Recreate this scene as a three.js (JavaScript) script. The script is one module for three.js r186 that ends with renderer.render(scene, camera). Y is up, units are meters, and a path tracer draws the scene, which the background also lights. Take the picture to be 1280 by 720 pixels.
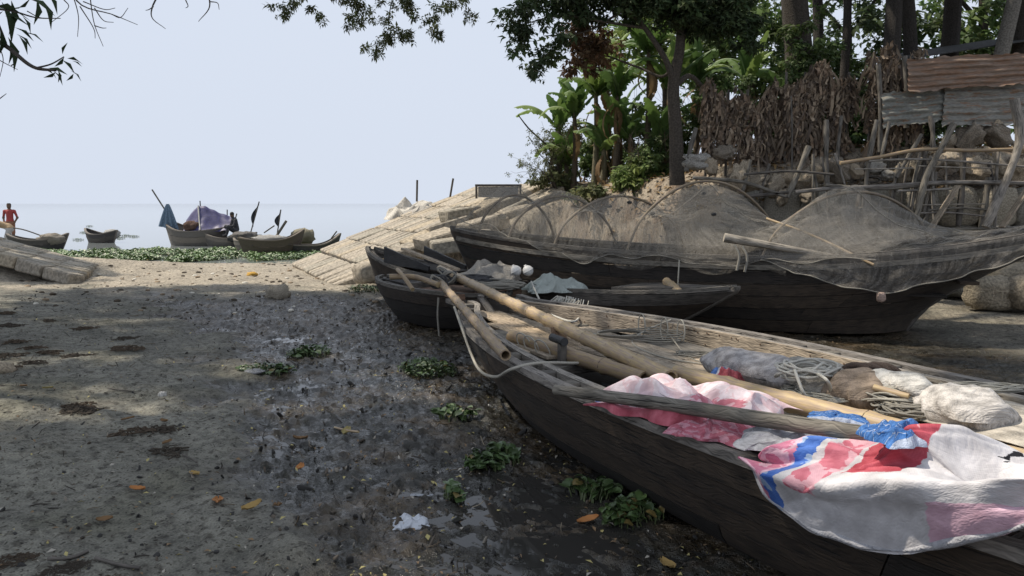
import * as THREE from 'three';
import { mergeGeometries, mergeVertices } from 'three/addons/utils/BufferGeometryUtils.js';
import { MarchingCubes } from 'three/addons/objects/MarchingCubes.js';
import { createNoise2D, createNoise3D } from 'simplex-noise';

// ---------------------------------------------------------------- camera, sky, sun, exposure
const scene = new THREE.Scene();
const EYE = new THREE.Vector3(0, 1.6, 0), FOCAL = 938, PITCH = Math.atan(106 / FOCAL);
const camera = new THREE.PerspectiveCamera(2 * Math.atan(360 / FOCAL) * 180 / Math.PI, 16 / 9, 0.05, 6000);
camera.position.copy(EYE); camera.rotation.set(-PITCH, 0, 0);
scene.add(camera);
const renderer = new THREE.WebGLRenderer();
renderer.toneMapping = THREE.LinearToneMapping;
renderer.toneMappingExposure = 1.17;
renderer.shadowMap.enabled = true;
{ // hazy pale sky, nearly even
  const W = 64, H = 64, data = new Float32Array(W * H * 4);
  for (let j = 0; j < H; j++) for (let i = 0; i < W; i++) {
    const el = Math.max(0, (j + 0.5) / H * 2 - 1), k = (j * W + i) * 4, e = Math.min(1, el * 2.2);
    data[k] = 0.585 + 0.02 * e; data[k + 1] = 0.64 + 0.03 * e; data[k + 2] = 0.74 + 0.05 * e; data[k + 3] = 1;
  }
  const sky = new THREE.DataTexture(data, W, H, THREE.RGBAFormat, THREE.FloatType);
  sky.mapping = THREE.EquirectangularReflectionMapping; sky.magFilter = THREE.LinearFilter; sky.needsUpdate = true;
  scene.background = sky; scene.environment = sky;
}
const sun = new THREE.DirectionalLight(new THREE.Color().setRGB(1, 0.91, 0.77), 4.6);
sun.position.set(-27, 40, -17); sun.target.position.set(0, 0, -10);
sun.castShadow = true; sun.shadow.radius = 2; sun.shadow.mapSize.set(4096, 4096);
Object.assign(sun.shadow.camera, { left: -30, right: 30, top: 30, bottom: -30, near: 1, far: 120 });
scene.add(sun, sun.target);

// ---------------------------------------------------------------- helpers
function mulberry(a) { return () => { a = (a + 0x6d2b79f5) | 0; let t = Math.imul(a ^ (a >>> 15), 1 | a); t = (t + Math.imul(t ^ (t >>> 7), 61 | t)) ^ t; return ((t ^ (t >>> 14)) >>> 0) / 4294967296; }; }
const rnd = mulberry(20240611), R = (a, b) => a + (b - a) * rnd();
const n2 = createNoise2D(mulberry(7)), n3 = createNoise3D(mulberry(11));
const fbm = (x, y, o = 4) => { let s = 0, a = 0.5, f = 1; for (let i = 0; i < o; i++) { s += a * n2(x * f + i * 17.3, y * f - i * 9.1); a *= 0.5; f *= 2.03; } return s; };
const clamp = (x, a = 0, b = 1) => Math.min(b, Math.max(a, x)), mix = (a, b, t) => a + (b - a) * t;
const ss = (a, b, x) => { const t = clamp((x - a) / (b - a)); return t * t * (3 - 2 * t); };
const V = (x, y, z) => new THREE.Vector3(x, y, z);
// the point at a given depth along a line of sight (surveying helper: every thing has its own real distance and size)
function at(px, py, d) {
  const y = -(py - 360) / FOCAL, c = Math.cos(PITCH), s = Math.sin(PITCH);
  const wy = y * c - s, wz = -y * s - c, k = d / -wz;
  return V((px - 640) / FOCAL * k, EYE.y + wy * k, -d);
}
function onLevel(px, py, h) { // where a line of sight meets the level h
  const p = at(px, py, 1), k = (h - EYE.y) / (p.y - EYE.y);
  return V(p.x * k, h, -k);
}
const pieceName = new Map();
function numbered(n) { const k = (pieceName.get(n) ?? -1) + 1; pieceName.set(n, k); return k ? `${n}_${String(k).padStart(3, '0')}` : n; }
function mesh(name, geo, mat, parent) {
  const m = new THREE.Mesh(geo, mat); m.name = name; m.castShadow = m.receiveShadow = true; parent.add(m); return m;
}
function tag(o, label, category, group) { o.userData = { ...o.userData, label, category }; if (group) o.userData.group = group; return o; }
function thing(name, label, category, group, pos, turn = 0) {
  const g = new THREE.Group(); g.name = numbered(name); scene.add(g); if (pos) g.position.copy(pos); g.rotation.y = turn; return tag(g, label, category, group);
}
function solo(name, geo, mat, label, category, group) { // a thing that is one mesh; origin moved to its base
  geo.computeBoundingBox(); const b = geo.boundingBox, c = V((b.min.x + b.max.x) / 2, b.min.y, (b.min.z + b.max.z) / 2);
  geo.translate(-c.x, -c.y, -c.z); const m = mesh(numbered(name), geo, mat, scene); m.position.copy(c); return tag(m, label, category, group);
}
function rebase(g) { // put the group's origin at the base of what it holds (group unturned at the origin)
  g.updateMatrixWorld(true); const b = new THREE.Box3().setFromObject(g), c = V((b.min.x + b.max.x) / 2, b.min.y, (b.min.z + b.max.z) / 2);
  for (const k of g.children) k.position.sub(c); g.position.add(c); return g;
}
function struct(name, geo, mat) { const m = mesh(numbered(name), geo, mat, scene); m.userData.kind = 'structure'; return m; }
function stuff(o) { o.userData.kind = 'stuff'; return o; }

function geoFrom(pos, idx, uv, col, smooth = true) {
  const g = new THREE.BufferGeometry();
  g.setAttribute('position', new THREE.Float32BufferAttribute(pos, 3));
  if (uv) g.setAttribute('uv', new THREE.Float32BufferAttribute(uv, 2));
  if (col) g.setAttribute('color', new THREE.Float32BufferAttribute(col, 3));
  g.setIndex(idx); g.computeVertexNormals(); return g;
}
// tapered tube along points; rad is a number, or a function of 0..1; closed ends
function tube(pts, rad, seg = 16, rs = 7, curve = true) {
  const c = curve && pts.length > 2 ? new THREE.CatmullRomCurve3(pts, false, 'centripetal') : null;
  const P = []; for (let i = 0; i <= seg; i++) { const t = i / seg; if (c) P.push(c.getPoint(t)); else { const f = t * (pts.length - 1), k = Math.min(pts.length - 2, Math.floor(f)); P.push(pts[k].clone().lerp(pts[k + 1], f - k)); } }
  const rr = typeof rad === 'function' ? rad : () => rad, pos = [], uv = [], idx = [];
  let N = null, len = 0;
  for (let i = 0; i <= seg; i++) {
    const T = P[Math.min(seg, i + 1)].clone().sub(P[Math.max(0, i - 1)]).normalize();
    if (!N) N = Math.abs(T.y) < 0.9 ? V(0, 1, 0) : V(1, 0, 0);
    N.addScaledVector(T, -N.dot(T)).normalize(); const B = T.clone().cross(N), r = rr(i / seg, i);
    if (i) len += P[i].distanceTo(P[i - 1]);
    for (let j = 0; j <= rs; j++) { const a = j / rs * Math.PI * 2, q = P[i].clone().addScaledVector(N, Math.cos(a) * r).addScaledVector(B, Math.sin(a) * r); pos.push(q.x, q.y, q.z); uv.push(len, j / rs * Math.max(0.02, 6.28 * r)); }
  }
  const w = rs + 1;
  for (let i = 0; i < seg; i++) for (let j = 0; j < rs; j++) { const a = i * w + j; idx.push(a, a + w, a + 1, a + 1, a + w, a + w + 1); }
  for (const e of [0, seg]) { const k = pos.length / 3; pos.push(P[e].x, P[e].y, P[e].z); uv.push(0, 0); for (let j = 0; j <= rs; j++) { const q = (e * w + j) * 3; pos.push(pos[q], pos[q + 1], pos[q + 2]); uv.push(Math.cos(j) * .03, Math.sin(j) * .03); } for (let j = 0; j < rs; j++) e ? idx.push(k, k + 2 + j, k + 1 + j) : idx.push(k, k + 1 + j, k + 2 + j); }
  const g = geoFrom(pos, idx, uv); fixSeam(g, seg, rs); return g;
}
function fixSeam(g, seg, rs) { const n = g.attributes.normal, w = rs + 1; for (let i = 0; i <= seg; i++) { const a = i * w, b = a + rs, x = n.getX(a) + n.getX(b), y = n.getY(a) + n.getY(b), z = n.getZ(a) + n.getZ(b), l = Math.hypot(x, y, z) || 1; n.setXYZ(a, x / l, y / l, z / l); n.setXYZ(b, x / l, y / l, z / l); } }
// closed sheet: fn(u, v) in 0..1, extruded along its normal by th
function sheet(fn, nu, nv, th, uvs = 1, swap = false) {
  const P = [], w = nv + 1; for (let i = 0; i <= nu; i++) for (let j = 0; j <= nv; j++) P.push(fn(i / nu, j / nv));
  const top = []; for (const p of P) top.push(p.x, p.y, p.z);
  const idx = []; for (let i = 0; i < nu; i++) for (let j = 0; j < nv; j++) { const a = i * w + j; idx.push(a, a + w, a + 1, a + 1, a + w, a + w + 1); }
  const lu = new Float64Array(P.length), lv = new Float64Array(P.length);
  for (let i = 0; i <= nu; i++) for (let j = 0; j <= nv; j++) { const k = i * w + j; lu[k] = i ? lu[k - w] + P[k].distanceTo(P[k - w]) : 0; lv[k] = j ? lv[k - 1] + P[k].distanceTo(P[k - 1]) : 0; }
  const uv = []; for (let k = 0; k < P.length; k++) uvs === 0 ? uv.push((k / w | 0) / nu, (k % w) / nv) : swap ? uv.push(lv[k] * uvs, lu[k] * uvs) : uv.push(lu[k] * uvs, lv[k] * uvs);
  const g = geoFrom(top, idx, uv); if (!th) return g;
  const n = g.attributes.normal.array, pos = top.slice(), N = P.length;
  for (let k = 0; k < N; k++) { pos.push(top[k * 3] - n[k * 3] * th, top[k * 3 + 1] - n[k * 3 + 1] * th, top[k * 3 + 2] - n[k * 3 + 2] * th); uv.push(uv[k * 2], uv[k * 2 + 1]); }
  const I = idx.slice(); for (let k = 0; k < idx.length; k += 3) I.push(idx[k] + N, idx[k + 2] + N, idx[k + 1] + N);
  const rim = []; for (let i = 0; i < nu; i++) rim.push([(i) * w, (i + 1) * w, 1], [(i + 1) * w + nv, i * w + nv, 1]); for (let j = 0; j < nv; j++) rim.push([j + 1, j, 1], [nu * w + j, nu * w + j + 1, 1]);
  for (const [a, b] of rim) { const k = pos.length / 3; for (const q of [a, b, b + N, a + N]) { pos.push(pos[q * 3], pos[q * 3 + 1], pos[q * 3 + 2]); uv.push(uv[q * 2], uv[q * 2 + 1] + (q >= N ? th : 0)); } I.push(k, k + 2, k + 1, k, k + 3, k + 2); }
  return geoFrom(pos, I, uv);
}
// bevelled box, uv in metres with u along its longest side
function block(w, h, d, c = 0.006, off = 0, jig = 0, rr = rnd) {
  const H = [w / 2, h / 2, d / 2]; c = Math.min(c, H[0] * .45, H[1] * .45, H[2] * .45);
  const long = w >= d && w >= h ? 0 : d >= h ? 2 : 1, id = {}, verts = [];
  const corner = []; for (let k = 0; k < 8; k++) corner.push([jig * (rr() - .5), jig * (rr() - .5), jig * (rr() - .5)]);
  const vtx = (s, ax) => { const k = s.join() + ax; if (!(k in id)) { const q = corner[(s[0] > 0) + 2 * (s[1] > 0) + 4 * (s[2] > 0)]; id[k] = verts.length; verts.push([0, 1, 2].map((i) => s[i] * (i === ax ? H[i] : H[i] - c) + q[i])); } return id[k]; };
  const faces = [], S = [-1, 1];
  for (let ax = 0; ax < 3; ax++) for (const s of S) { const b = (ax + 1) % 3, e = (ax + 2) % 3, q = (x, y) => { const v = [0, 0, 0]; v[ax] = s; v[b] = x; v[e] = y; return vtx(v, ax); }; const f = [q(-1, -1), q(1, -1), q(1, 1), q(-1, 1)]; faces.push(s > 0 ? f : f.reverse()); }
  for (let ax = 0; ax < 3; ax++) for (const s of S) for (const t of S) { const b = (ax + 1) % 3, e = (ax + 2) % 3, q = (x, face) => { const v = [0, 0, 0]; v[ax] = x; v[b] = s; v[e] = t; return vtx(v, face); }; const f = [q(-1, b), q(1, b), q(1, e), q(-1, e)]; faces.push(s * t > 0 ? f : f.reverse()); }
  for (const x of S) for (const y of S) for (const z of S) { const f = [vtx([x, y, z], 0), vtx([x, y, z], 1), vtx([x, y, z], 2)]; faces.push(x * y * z > 0 ? f : f.reverse()); }
  const pos = [], uv = [], idx = [];
  for (const f of faces) {
    const p = f.map((i) => verts[i]), a = V(...p[0]), nn = V(...p[1]).sub(a).cross(V(...p[2]).sub(a)), m = [Math.abs(nn.x), Math.abs(nn.y), Math.abs(nn.z)], ax = m.indexOf(Math.max(...m));
    const u = ax === long ? (long + 1) % 3 : long, v = 3 - ax - u, k = pos.length / 3;
    for (const q of p) { pos.push(...q); uv.push(q[u] + off, q[v] + off * .37 + ax * .31); }
    idx.push(k, k + 1, k + 2); if (f.length === 4) idx.push(k, k + 2, k + 3);
  }
  return geoFrom(pos, idx, uv);
}
// rectangular bar swept along points; width lies level, height upright
function bar(pts, w, h, seg = 24, lean = 0) {
  const c = pts.length > 2 ? new THREE.CatmullRomCurve3(pts, false, 'centripetal') : null, pos = [], uv = [], idx = []; let len = 0, prev = null;
  for (let i = 0; i <= seg; i++) {
    const t = i / seg, p = c ? c.getPoint(t) : pts[0].clone().lerp(pts[1], t), T = c ? c.getTangent(t) : pts[1].clone().sub(pts[0]).normalize();
    const side = V(T.z, 0, -T.x).normalize().applyAxisAngle(T, lean), up = side.clone().cross(T).negate().normalize(); if (prev) len += p.distanceTo(prev); prev = p;
    const cs = [[-1, -1], [1, -1], [1, 1], [-1, 1]].map(([a, b]) => p.clone().addScaledVector(side, a * w / 2).addScaledVector(up, b * h / 2));
    for (let f = 0; f < 4; f++) for (const q of [cs[f], cs[(f + 1) % 4]]) { pos.push(q.x, q.y, q.z); uv.push(len, [0, w, w + h, w + h + w][f] + (q === cs[f] ? 0 : f % 2 ? h : w) + h * 3); }
  }
  for (let i = 0; i < seg; i++) for (let f = 0; f < 4; f++) { const a = i * 8 + f * 2; idx.push(a, a + 1, a + 8, a + 1, a + 9, a + 8); }
  for (const e of [0, seg]) { const k = pos.length / 3; for (let f = 0; f < 4; f++) { const q = (e * 8 + f * 2) * 3; pos.push(pos[q], pos[q + 1], pos[q + 2]); uv.push(f * .03, (f & 1) * .03); } e ? idx.push(k, k + 1, k + 2, k, k + 2, k + 3) : idx.push(k, k + 2, k + 1, k, k + 3, k + 2); }
  return geoFrom(pos, idx, uv);
}
// lumpy stone or bag from a subdivided ball
function lump(rx, ry, rz, rough, seed, detail = 3, square = 2) {
  let g = mergeVertices(new THREE.IcosahedronGeometry(1, detail).deleteAttribute('normal').deleteAttribute('uv'), 1e-4); const p = g.attributes.position, uv = [];
  for (let i = 0; i < p.count; i++) {
    let x = p.getX(i), y = p.getY(i), z = p.getZ(i); const k = Math.pow(Math.pow(Math.abs(x), square) + Math.pow(Math.abs(y), square) + Math.pow(Math.abs(z), square), -1 / square);
    const q = k * (1 + rough * (n3(x * 1.6 + seed, y * 1.6, z * 1.6 - seed) + .45 * n3(x * 4 + seed, y * 4, z * 4)));
    p.setXYZ(i, x * q * rx, y * q * ry, z * q * rz); uv.push((x * rx + z * rz * .7) + seed, y * ry + z * rz * .4);
  }
  g.computeVertexNormals(); g = g.toNonIndexed(); const a = g.attributes.position, n = g.attributes.normal, u2 = [];
  for (let i = 0; i < a.count; i += 3) { const s = [0, 0, 0]; for (let k = 0; k < 3; k++) { s[0] += n.getX(i + k); s[1] += n.getY(i + k); s[2] += n.getZ(i + k); } const m = s.map(Math.abs), ax = m.indexOf(Math.max(...m)); for (let k = 0; k < 3; k++) { const x = a.getX(i + k), y = a.getY(i + k), z = a.getZ(i + k); ax === 0 ? u2.push(z + seed, y) : ax === 1 ? u2.push(x + seed, z) : u2.push(x + seed, y); } }
  g.setAttribute('uv', new THREE.Float32BufferAttribute(u2, 2)); return g;
}
// ---------------------------------------------------------------- textures
function tex(n, fn, srgb = true) {
  const d = new Uint8Array(n * n * 4);
  for (let j = 0; j < n; j++) for (let i = 0; i < n; i++) { const c = fn(i / n, j / n), k = (j * n + i) * 4; if (typeof c === 'number') d[k] = d[k + 1] = d[k + 2] = clamp(c) * 255; else { d[k] = clamp(c[0]) * 255; d[k + 1] = clamp(c[1]) * 255; d[k + 2] = clamp(c[2]) * 255; } d[k + 3] = 255; }
  const t = new THREE.DataTexture(d, n, n); t.wrapS = t.wrapT = THREE.MirroredRepeatWrapping; t.magFilter = THREE.LinearFilter; if (srgb) t.colorSpace = THREE.SRGBColorSpace; t.needsUpdate = true; return t;
}
function rep(t, x, y = x) { const c = t.clone(); c.repeat.set(x, y); c.needsUpdate = true; return c; }
const woodC = rep(tex(512, (u, v) => { // grain runs along u
  const warp = fbm(u * 3, v * 3) * .05, g = fbm(u * 4, (v + warp) * 70, 3), f = n2(u * 12, v * 220), knot = Math.exp(-Math.pow(fbm(u * 2 + 5, v * 5, 2) - .42, 2) * 200);
  const stain = fbm(u * 5 + 9, v * 5, 3), crack = ss(.55, .75, n2(u * 3 + 40, v * 90)) * .5;
  return clamp(.86 + g * .26 + f * .08 - knot * .14 + stain * .2 - crack);
}), 1 / 1.3), woodB = rep(tex(512, (u, v) => .5 + .35 * fbm(u * 4, (v + fbm(u * 3, v * 3) * .05) * 70, 3) + .12 * n2(u * 12, v * 220) - ss(.55, .75, n2(u * 3 + 40, v * 90)) * .5, false), 1 / 1.3);
const grainC = tex(512, (u, v) => .88 + .28 * fbm(u * 12, v * 12, 5) + .1 * n2(u * 150, v * 150)), grainB = tex(512, (u, v) => .5 + .4 * fbm(u * 16, v * 16, 5) + .12 * n2(u * 160, v * 160), false);
const bambC = tex(256, (u, v) => { const g = n2(u * 3, v * 60); return [.86 + .1 * g + .12 * fbm(u * 8, v * 6, 3), .82 + .1 * g + .12 * fbm(u * 8, v * 6, 3), .76 + .1 * g + .06 * fbm(u * 8 + 3, v * 6)]; });
const crinkleB = tex(512, (u, v) => { const w = .05 * n2(u * 5, v * 5), a = Math.abs(n2(u * 9 + w * 4, v * 5 - 3)), b = Math.abs(n2(u * 14 - 7, v * 20 + w * 6)), c = Math.abs(n2((u + v) * 22, (u - v) * 13 + 5)); return .2 + .5 * a + .32 * b + .22 * c; }, false);
const lin = (r, g, b) => new THREE.Color().setRGB(r, g, b);
function wood(r, g, b, rough = .85, bump = .006) { return new THREE.MeshStandardMaterial({ color: lin(r, g, b), map: woodC, bumpMap: woodB, bumpScale: bump, roughness: rough }); }
function matte(r, g, b, rough = .9, sc = 1, bump = .006) { return new THREE.MeshStandardMaterial({ color: lin(r, g, b), map: rep(grainC, sc), bumpMap: rep(grainB, sc), bumpScale: bump, roughness: rough }); }
const paleWood = [wood(.5, .4, .29), wood(.44, .36, .27), wood(.54, .42, .29), wood(.39, .325, .255)], greyWood = [wood(.3, .27, .235), wood(.25, .225, .2), wood(.36, .32, .265)];
const tarWood = [wood(.024, .018, .013, .82), wood(.036, .025, .017, .85), wood(.018, .014, .011, .8), wood(.052, .036, .024, .88)];
const brownWood = [wood(.25, .15, .1), wood(.3, .2, .14), wood(.21, .14, .095)], oldWood = [wood(.16, .145, .125), wood(.13, .115, .1), wood(.2, .18, .15)];
const blackWood = wood(.028, .028, .03, .6), rust = [wood(.2, .1, .05)];
const bamboo = [new THREE.MeshStandardMaterial({ color: lin(.52, .43, .31), map: rep(bambC, .7, 6), roughness: .5 }), new THREE.MeshStandardMaterial({ color: lin(.38, .31, .23), map: rep(bambC, .7, 6), roughness: .6 }), new THREE.MeshStandardMaterial({ color: lin(.24, .21, .175), map: rep(bambC, .7, 6), roughness: .7 })];
const nodeMat = matte(.13, .1, .07, .8, 4);
const ropeM = [matte(.5, .47, .4, .95, 20, .002), matte(.3, .28, .24, .95, 20, .002), matte(.62, .6, .54, .95, 20, .002), matte(.07, .07, .075, .8, 20, .002)];
const netA = tex(512, (u, v) => .62 + .5 * fbm(u * 26, v * 3.5, 4) + .25 * fbm(u * 4, v * 4 + 9, 3) + .1 * n2(u * 120, v * 120), false);
const netM = (r, g, b, o) => new THREE.MeshPhysicalMaterial({ color: lin(r, g, b), map: rep(grainC, 2.5), alphaMap: rep(netA, .45), roughness: 1, opacity: o, transparent: true, transmission: .35, thickness: 0, specularIntensity: .2 });
function leafM(r, g, b, tr = .45, rough = .6) { return new THREE.MeshPhysicalMaterial({ color: lin(r, g, b), roughness: Math.max(.8, rough), transmission: tr, thickness: 0, specularIntensity: .35 }); }
// ---------------------------------------------------------------- ground, water
const A0 = [-3.6, -14.9];                                    // near toe corner of the right revetment
const sOf = (x, z) => .915 * (x - A0[0]) - .405 * (z - A0[1]), tOf = (x, z) => -.405 * (x - A0[0]) - .915 * (z - A0[1]);
const lkOf = (x, z) => -.915 * (x + 8.9) - .405 * (z + 15.3), ltOf = (x, z) => .405 * (x + 8.9) * -1 - .915 * (z + 15.3); // left revetment: up-slope and along-toe metres
const FRONT = [[-6, -15], [-3.6, -15.2], [-1.2, -16.1], [1, -16.6], [2.6, -14.6], [4.2, -13.1], [8, -12.5], [30, -12]];
function zFront(x) { for (let i = 1; i < FRONT.length; i++) if (x < FRONT[i][0]) { const [a, b] = [FRONT[i - 1], FRONT[i]]; return mix(a[1], b[1], clamp((x - a[0]) / (b[0] - a[0]))); } return -12; }
const wetEdge = (d) => d < 3.2 ? -1.3 : d < 6.1 ? mix(-1.3, -2.3, (d - 3.2) / 2.9) : d < 10.3 ? mix(-2.3, -4.5, (d - 6.1) / 4.2) : -4.5 - (d - 10.3) * .8;
const mudOf = (x, z) => { const d = -z, e = x - wetEdge(d) + fbm(x * .7, z * .7, 3) * .9; return ss(-.25, .45, e) * (1 - ss(12, 14.2, d + fbm(x * .6 + 4, z * .6, 3) * 1.8)) * (1 - ss(4.6, 6.4, x + fbm(x * .5, z * .5 + 8, 2))); };
function groundH(x, z, fine = true) {
  const d = -z; let h = .1 * ss(-1, -4, x - wetEdge(d) - 1) + .05 * fbm(x * .25, z * .25, 3);
  h = mix(h, -.1 + .03 * fbm(x * .4, z * .4, 2), ss(12, 19, d)); h -= .2 * ss(19, 25, d) + .7 * ss(25, 34, d) + 2 * ss(34, 60, d);
  const mud = mudOf(x, z);
  if (mud > 0) h -= mud * .05;
  // the right bank and the earth under the revetment
  const e = zFront(x) - z + fbm(x * .9, z * .9, 3) * .25, s = sOf(x, z), t = tOf(x, z);
  const bank = Math.min(mix(2.1, 2.62, ss(2.5, 6, x)) + .1 * fbm(x * .4, z * .4), .373 * Math.max(0, s)) - (s < 5.6 ? .34 : mix(.34, 0, ss(5.6, 6.4, s)));
  const bf = (x > 2.5 ? .7 * ss(-.1, .25, e) + .3 * ss(.2, 1.5, e) : ss(-.1, .9, e)) * (1 - ss(6.3, 9.5, t));
  if (bank > 0 && bf > 0) h = Math.max(h, mix(h, bank, bf));
  const lk = lkOf(x, z), lt = ltOf(x, z);
  if (lk > 0 && lt > 0) h = Math.max(h, mix(h, Math.min(.9, .165 * lk) - .3, ss(0, .5, lt) * (1 - ss(3.9, 6, lt))));
  h += ss(7.5, 12, x) * (1 - ss(9, 13, d)) * .1;
  if (fine) {
    const far = ss(16, 26, d);
    const cl = Math.max(0, fbm(x * 3.1, z * 3.1, 3) + .15), pits = fbm(x * 7 + 5, z * 7, 3);
    h += mud * (cl * .034 + pits * .02 + .016 * n2(x * 21, z * 21) + .008 * n2(x * 37, z * 37)) + (1 - mud) * (1 - far) * (.022 * fbm(x * 1.7, z * 1.7, 4) + .006 * n2(x * 9, z * 9) + .003 * n2(x * 23, z * 23)) + far * .03 * fbm(x * 1.2, z * 1.2, 3);
    h += .05 * Math.max(0, fbm(x * 2.2 + 30, z * 2.2, 3) - .18) * (1 - mud);
  }
  return h;
}
{
  const xs = [], zs = []; let v;
  for (v = -60; v < -11; v += 1.2) xs.push(v); for (; v < -6.5; v += .09) xs.push(v); for (; v < 3.6; v += .034) xs.push(v); for (; v < 12; v += .12) xs.push(v); for (; v < 70; v += 1.5) xs.push(v);
  for (v = 14; v > -2; v -= .5) zs.push(v); for (; v > -60;) { zs.push(v); v -= clamp(.024 + .0065 * (-v - 2.5), .024, .6); }
  const nx = xs.length, nz = zs.length, pos = [], uv = [], col = [], idx = [];
  for (const z of zs) for (const x of xs) {
    const d = -z, h = groundH(x, z); pos.push(x, h, z); uv.push(x, -z);
    const mud = mudOf(x, z), n1 = fbm(x * .8, z * .8, 4), m2 = fbm(x * 3.3 + 7, z * 3.3, 4), m3 = n2(x * 13, z * 13);
    let c = [.22, .21, .172];                                          // dry grey-green silt
    const tone = 1 + n1 * .5 + m2 * .25; c = c.map((q) => q * tone);
    const green = ss(.05, .4, fbm(x * .5 + 20, z * .5, 3)) * .5; c = [mix(c[0], .13, green), mix(c[1], .125, green), mix(c[2], .085, green)];
    const speck = ss(.3, .55, m2 + .25 * m3) * .6; c = c.map((q, i) => mix(q, [.055, .045, .035][i], speck));
    const brown = clamp(ss(-.15, .45, fbm(x * 1.1 + 50, z * 1.1, 3)) + .5 * ss(7.5, 10, d)), mc = [mix(.038, .078, brown), mix(.036, .058, brown), mix(.029, .036, brown)].map((q) => q * (1 + .7 * m2 + .25 * m3));
    c = c.map((q, i) => mix(q, mc[i], mud));
    const oc = ss(.25, .5, fbm(x * 2.1 + 80, z * 2.1, 3)) * mud * .4; c = c.map((q, i) => mix(q, [.16, .115, .07][i], oc));
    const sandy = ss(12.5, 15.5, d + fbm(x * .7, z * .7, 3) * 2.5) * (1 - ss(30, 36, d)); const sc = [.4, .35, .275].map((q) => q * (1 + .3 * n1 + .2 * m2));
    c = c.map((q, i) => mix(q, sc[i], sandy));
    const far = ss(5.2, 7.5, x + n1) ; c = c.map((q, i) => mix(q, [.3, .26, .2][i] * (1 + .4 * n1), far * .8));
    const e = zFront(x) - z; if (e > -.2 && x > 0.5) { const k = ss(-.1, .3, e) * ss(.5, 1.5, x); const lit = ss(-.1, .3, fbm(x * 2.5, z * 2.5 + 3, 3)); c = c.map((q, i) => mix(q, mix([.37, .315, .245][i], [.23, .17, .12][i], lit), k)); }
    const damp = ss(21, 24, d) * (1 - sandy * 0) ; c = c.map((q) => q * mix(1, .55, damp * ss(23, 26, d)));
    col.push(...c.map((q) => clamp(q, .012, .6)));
  }
  for (let j = 0; j < nz - 1; j++) for (let i = 0; i < nx - 1; i++) { const a = j * nx + i; idx.push(a, a + 1, a + nx, a + 1, a + nx + 1, a + nx); }
  const g = geoFrom(pos, idx, uv, col);
  // wetness map over x -8..8, d 0..16 (standing film between the clods)
  const N = 1024, wet = new Uint8Array(N * N * 4);
  for (let j = 0; j < N; j++) for (let i = 0; i < N; i++) {
    const x = -8 + 16 * (i + .5) / N, d = 16 * (j + .5) / N, mud = mudOf(x, -d), cl = fbm(x * 3.1, -d * 3.1, 3), pt = fbm(x * 7 + 5, -d * 7, 3);
    const pool = ss(.34, -.14, cl + .6 * pt + .5 * fbm(x * .6 + 3, d * .6, 2) + .5 * ss(8, 10.5, d)); const r = mix(.93, mix(.46, .08, pool), mud);
    const k = (j * N + i) * 4; wet[k] = wet[k + 1] = wet[k + 2] = r * 255; wet[k + 3] = 255;
  }
  const wt = new THREE.DataTexture(wet, N, N); wt.magFilter = THREE.LinearFilter; wt.wrapS = wt.wrapT = THREE.ClampToEdgeWrapping; wt.repeat.set(1 / 16, 1 / 16); wt.offset.set(.5, 0); wt.needsUpdate = true;
  const gt = tex(1024, (u, v) => { const a = .9 + .2 * fbm(u * 14, v * 14, 5) + .12 * n2(u * 120, v * 120), s = ss(.6, .75, n2(u * 60, v * 60)) * .4 + ss(.3, .8, n2(u * 26 + 9, v * 26)) * .22 - ss(.75, .85, n2(u * 75, v * 75 + 30)) * .3; return [a - s, a - s * 1.05, a - s * 1.1]; });
  const gb = tex(1024, (u, v) => .5 + .42 * fbm(u * 18, v * 18, 6) + .1 * n2(u * 200, v * 200), false);
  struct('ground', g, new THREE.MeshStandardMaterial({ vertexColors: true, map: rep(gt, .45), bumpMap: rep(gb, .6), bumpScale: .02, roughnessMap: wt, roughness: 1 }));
}
{ // the river
  const g = new THREE.PlaneGeometry(6000, 4000, 1, 1); g.rotateX(-Math.PI / 2); g.translate(0, 0, -2018); const uv = g.attributes.uv, p = g.attributes.position; for (let i = 0; i < p.count; i++) uv.setXY(i, p.getX(i), p.getZ(i));
  const wb = tex(512, (u, v) => .5 + .3 * fbm(u * 9, v * 26, 4) + .1 * n2(u * 40, v * 90), false);
  const w = struct('river_water', g, new THREE.MeshPhysicalMaterial({ color: lin(.2, .22, .22), roughness: .05, bumpMap: rep(wb, .16), bumpScale: .0008, ior: 1.33 })); w.position.y = -.27;
}
{ // shallow seep water lying between the clods; the mud's own relief gives it its outline
  const g = new THREE.PlaneGeometry(8, 7.2, 1, 1); g.rotateX(-Math.PI / 2); g.translate(-.6, 0, -5.6); const w = struct('puddle_water', g, new THREE.MeshPhysicalMaterial({ color: lin(.035, .033, .03), roughness: .04, ior: 1.33 })); w.position.y = -.063;
}
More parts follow.
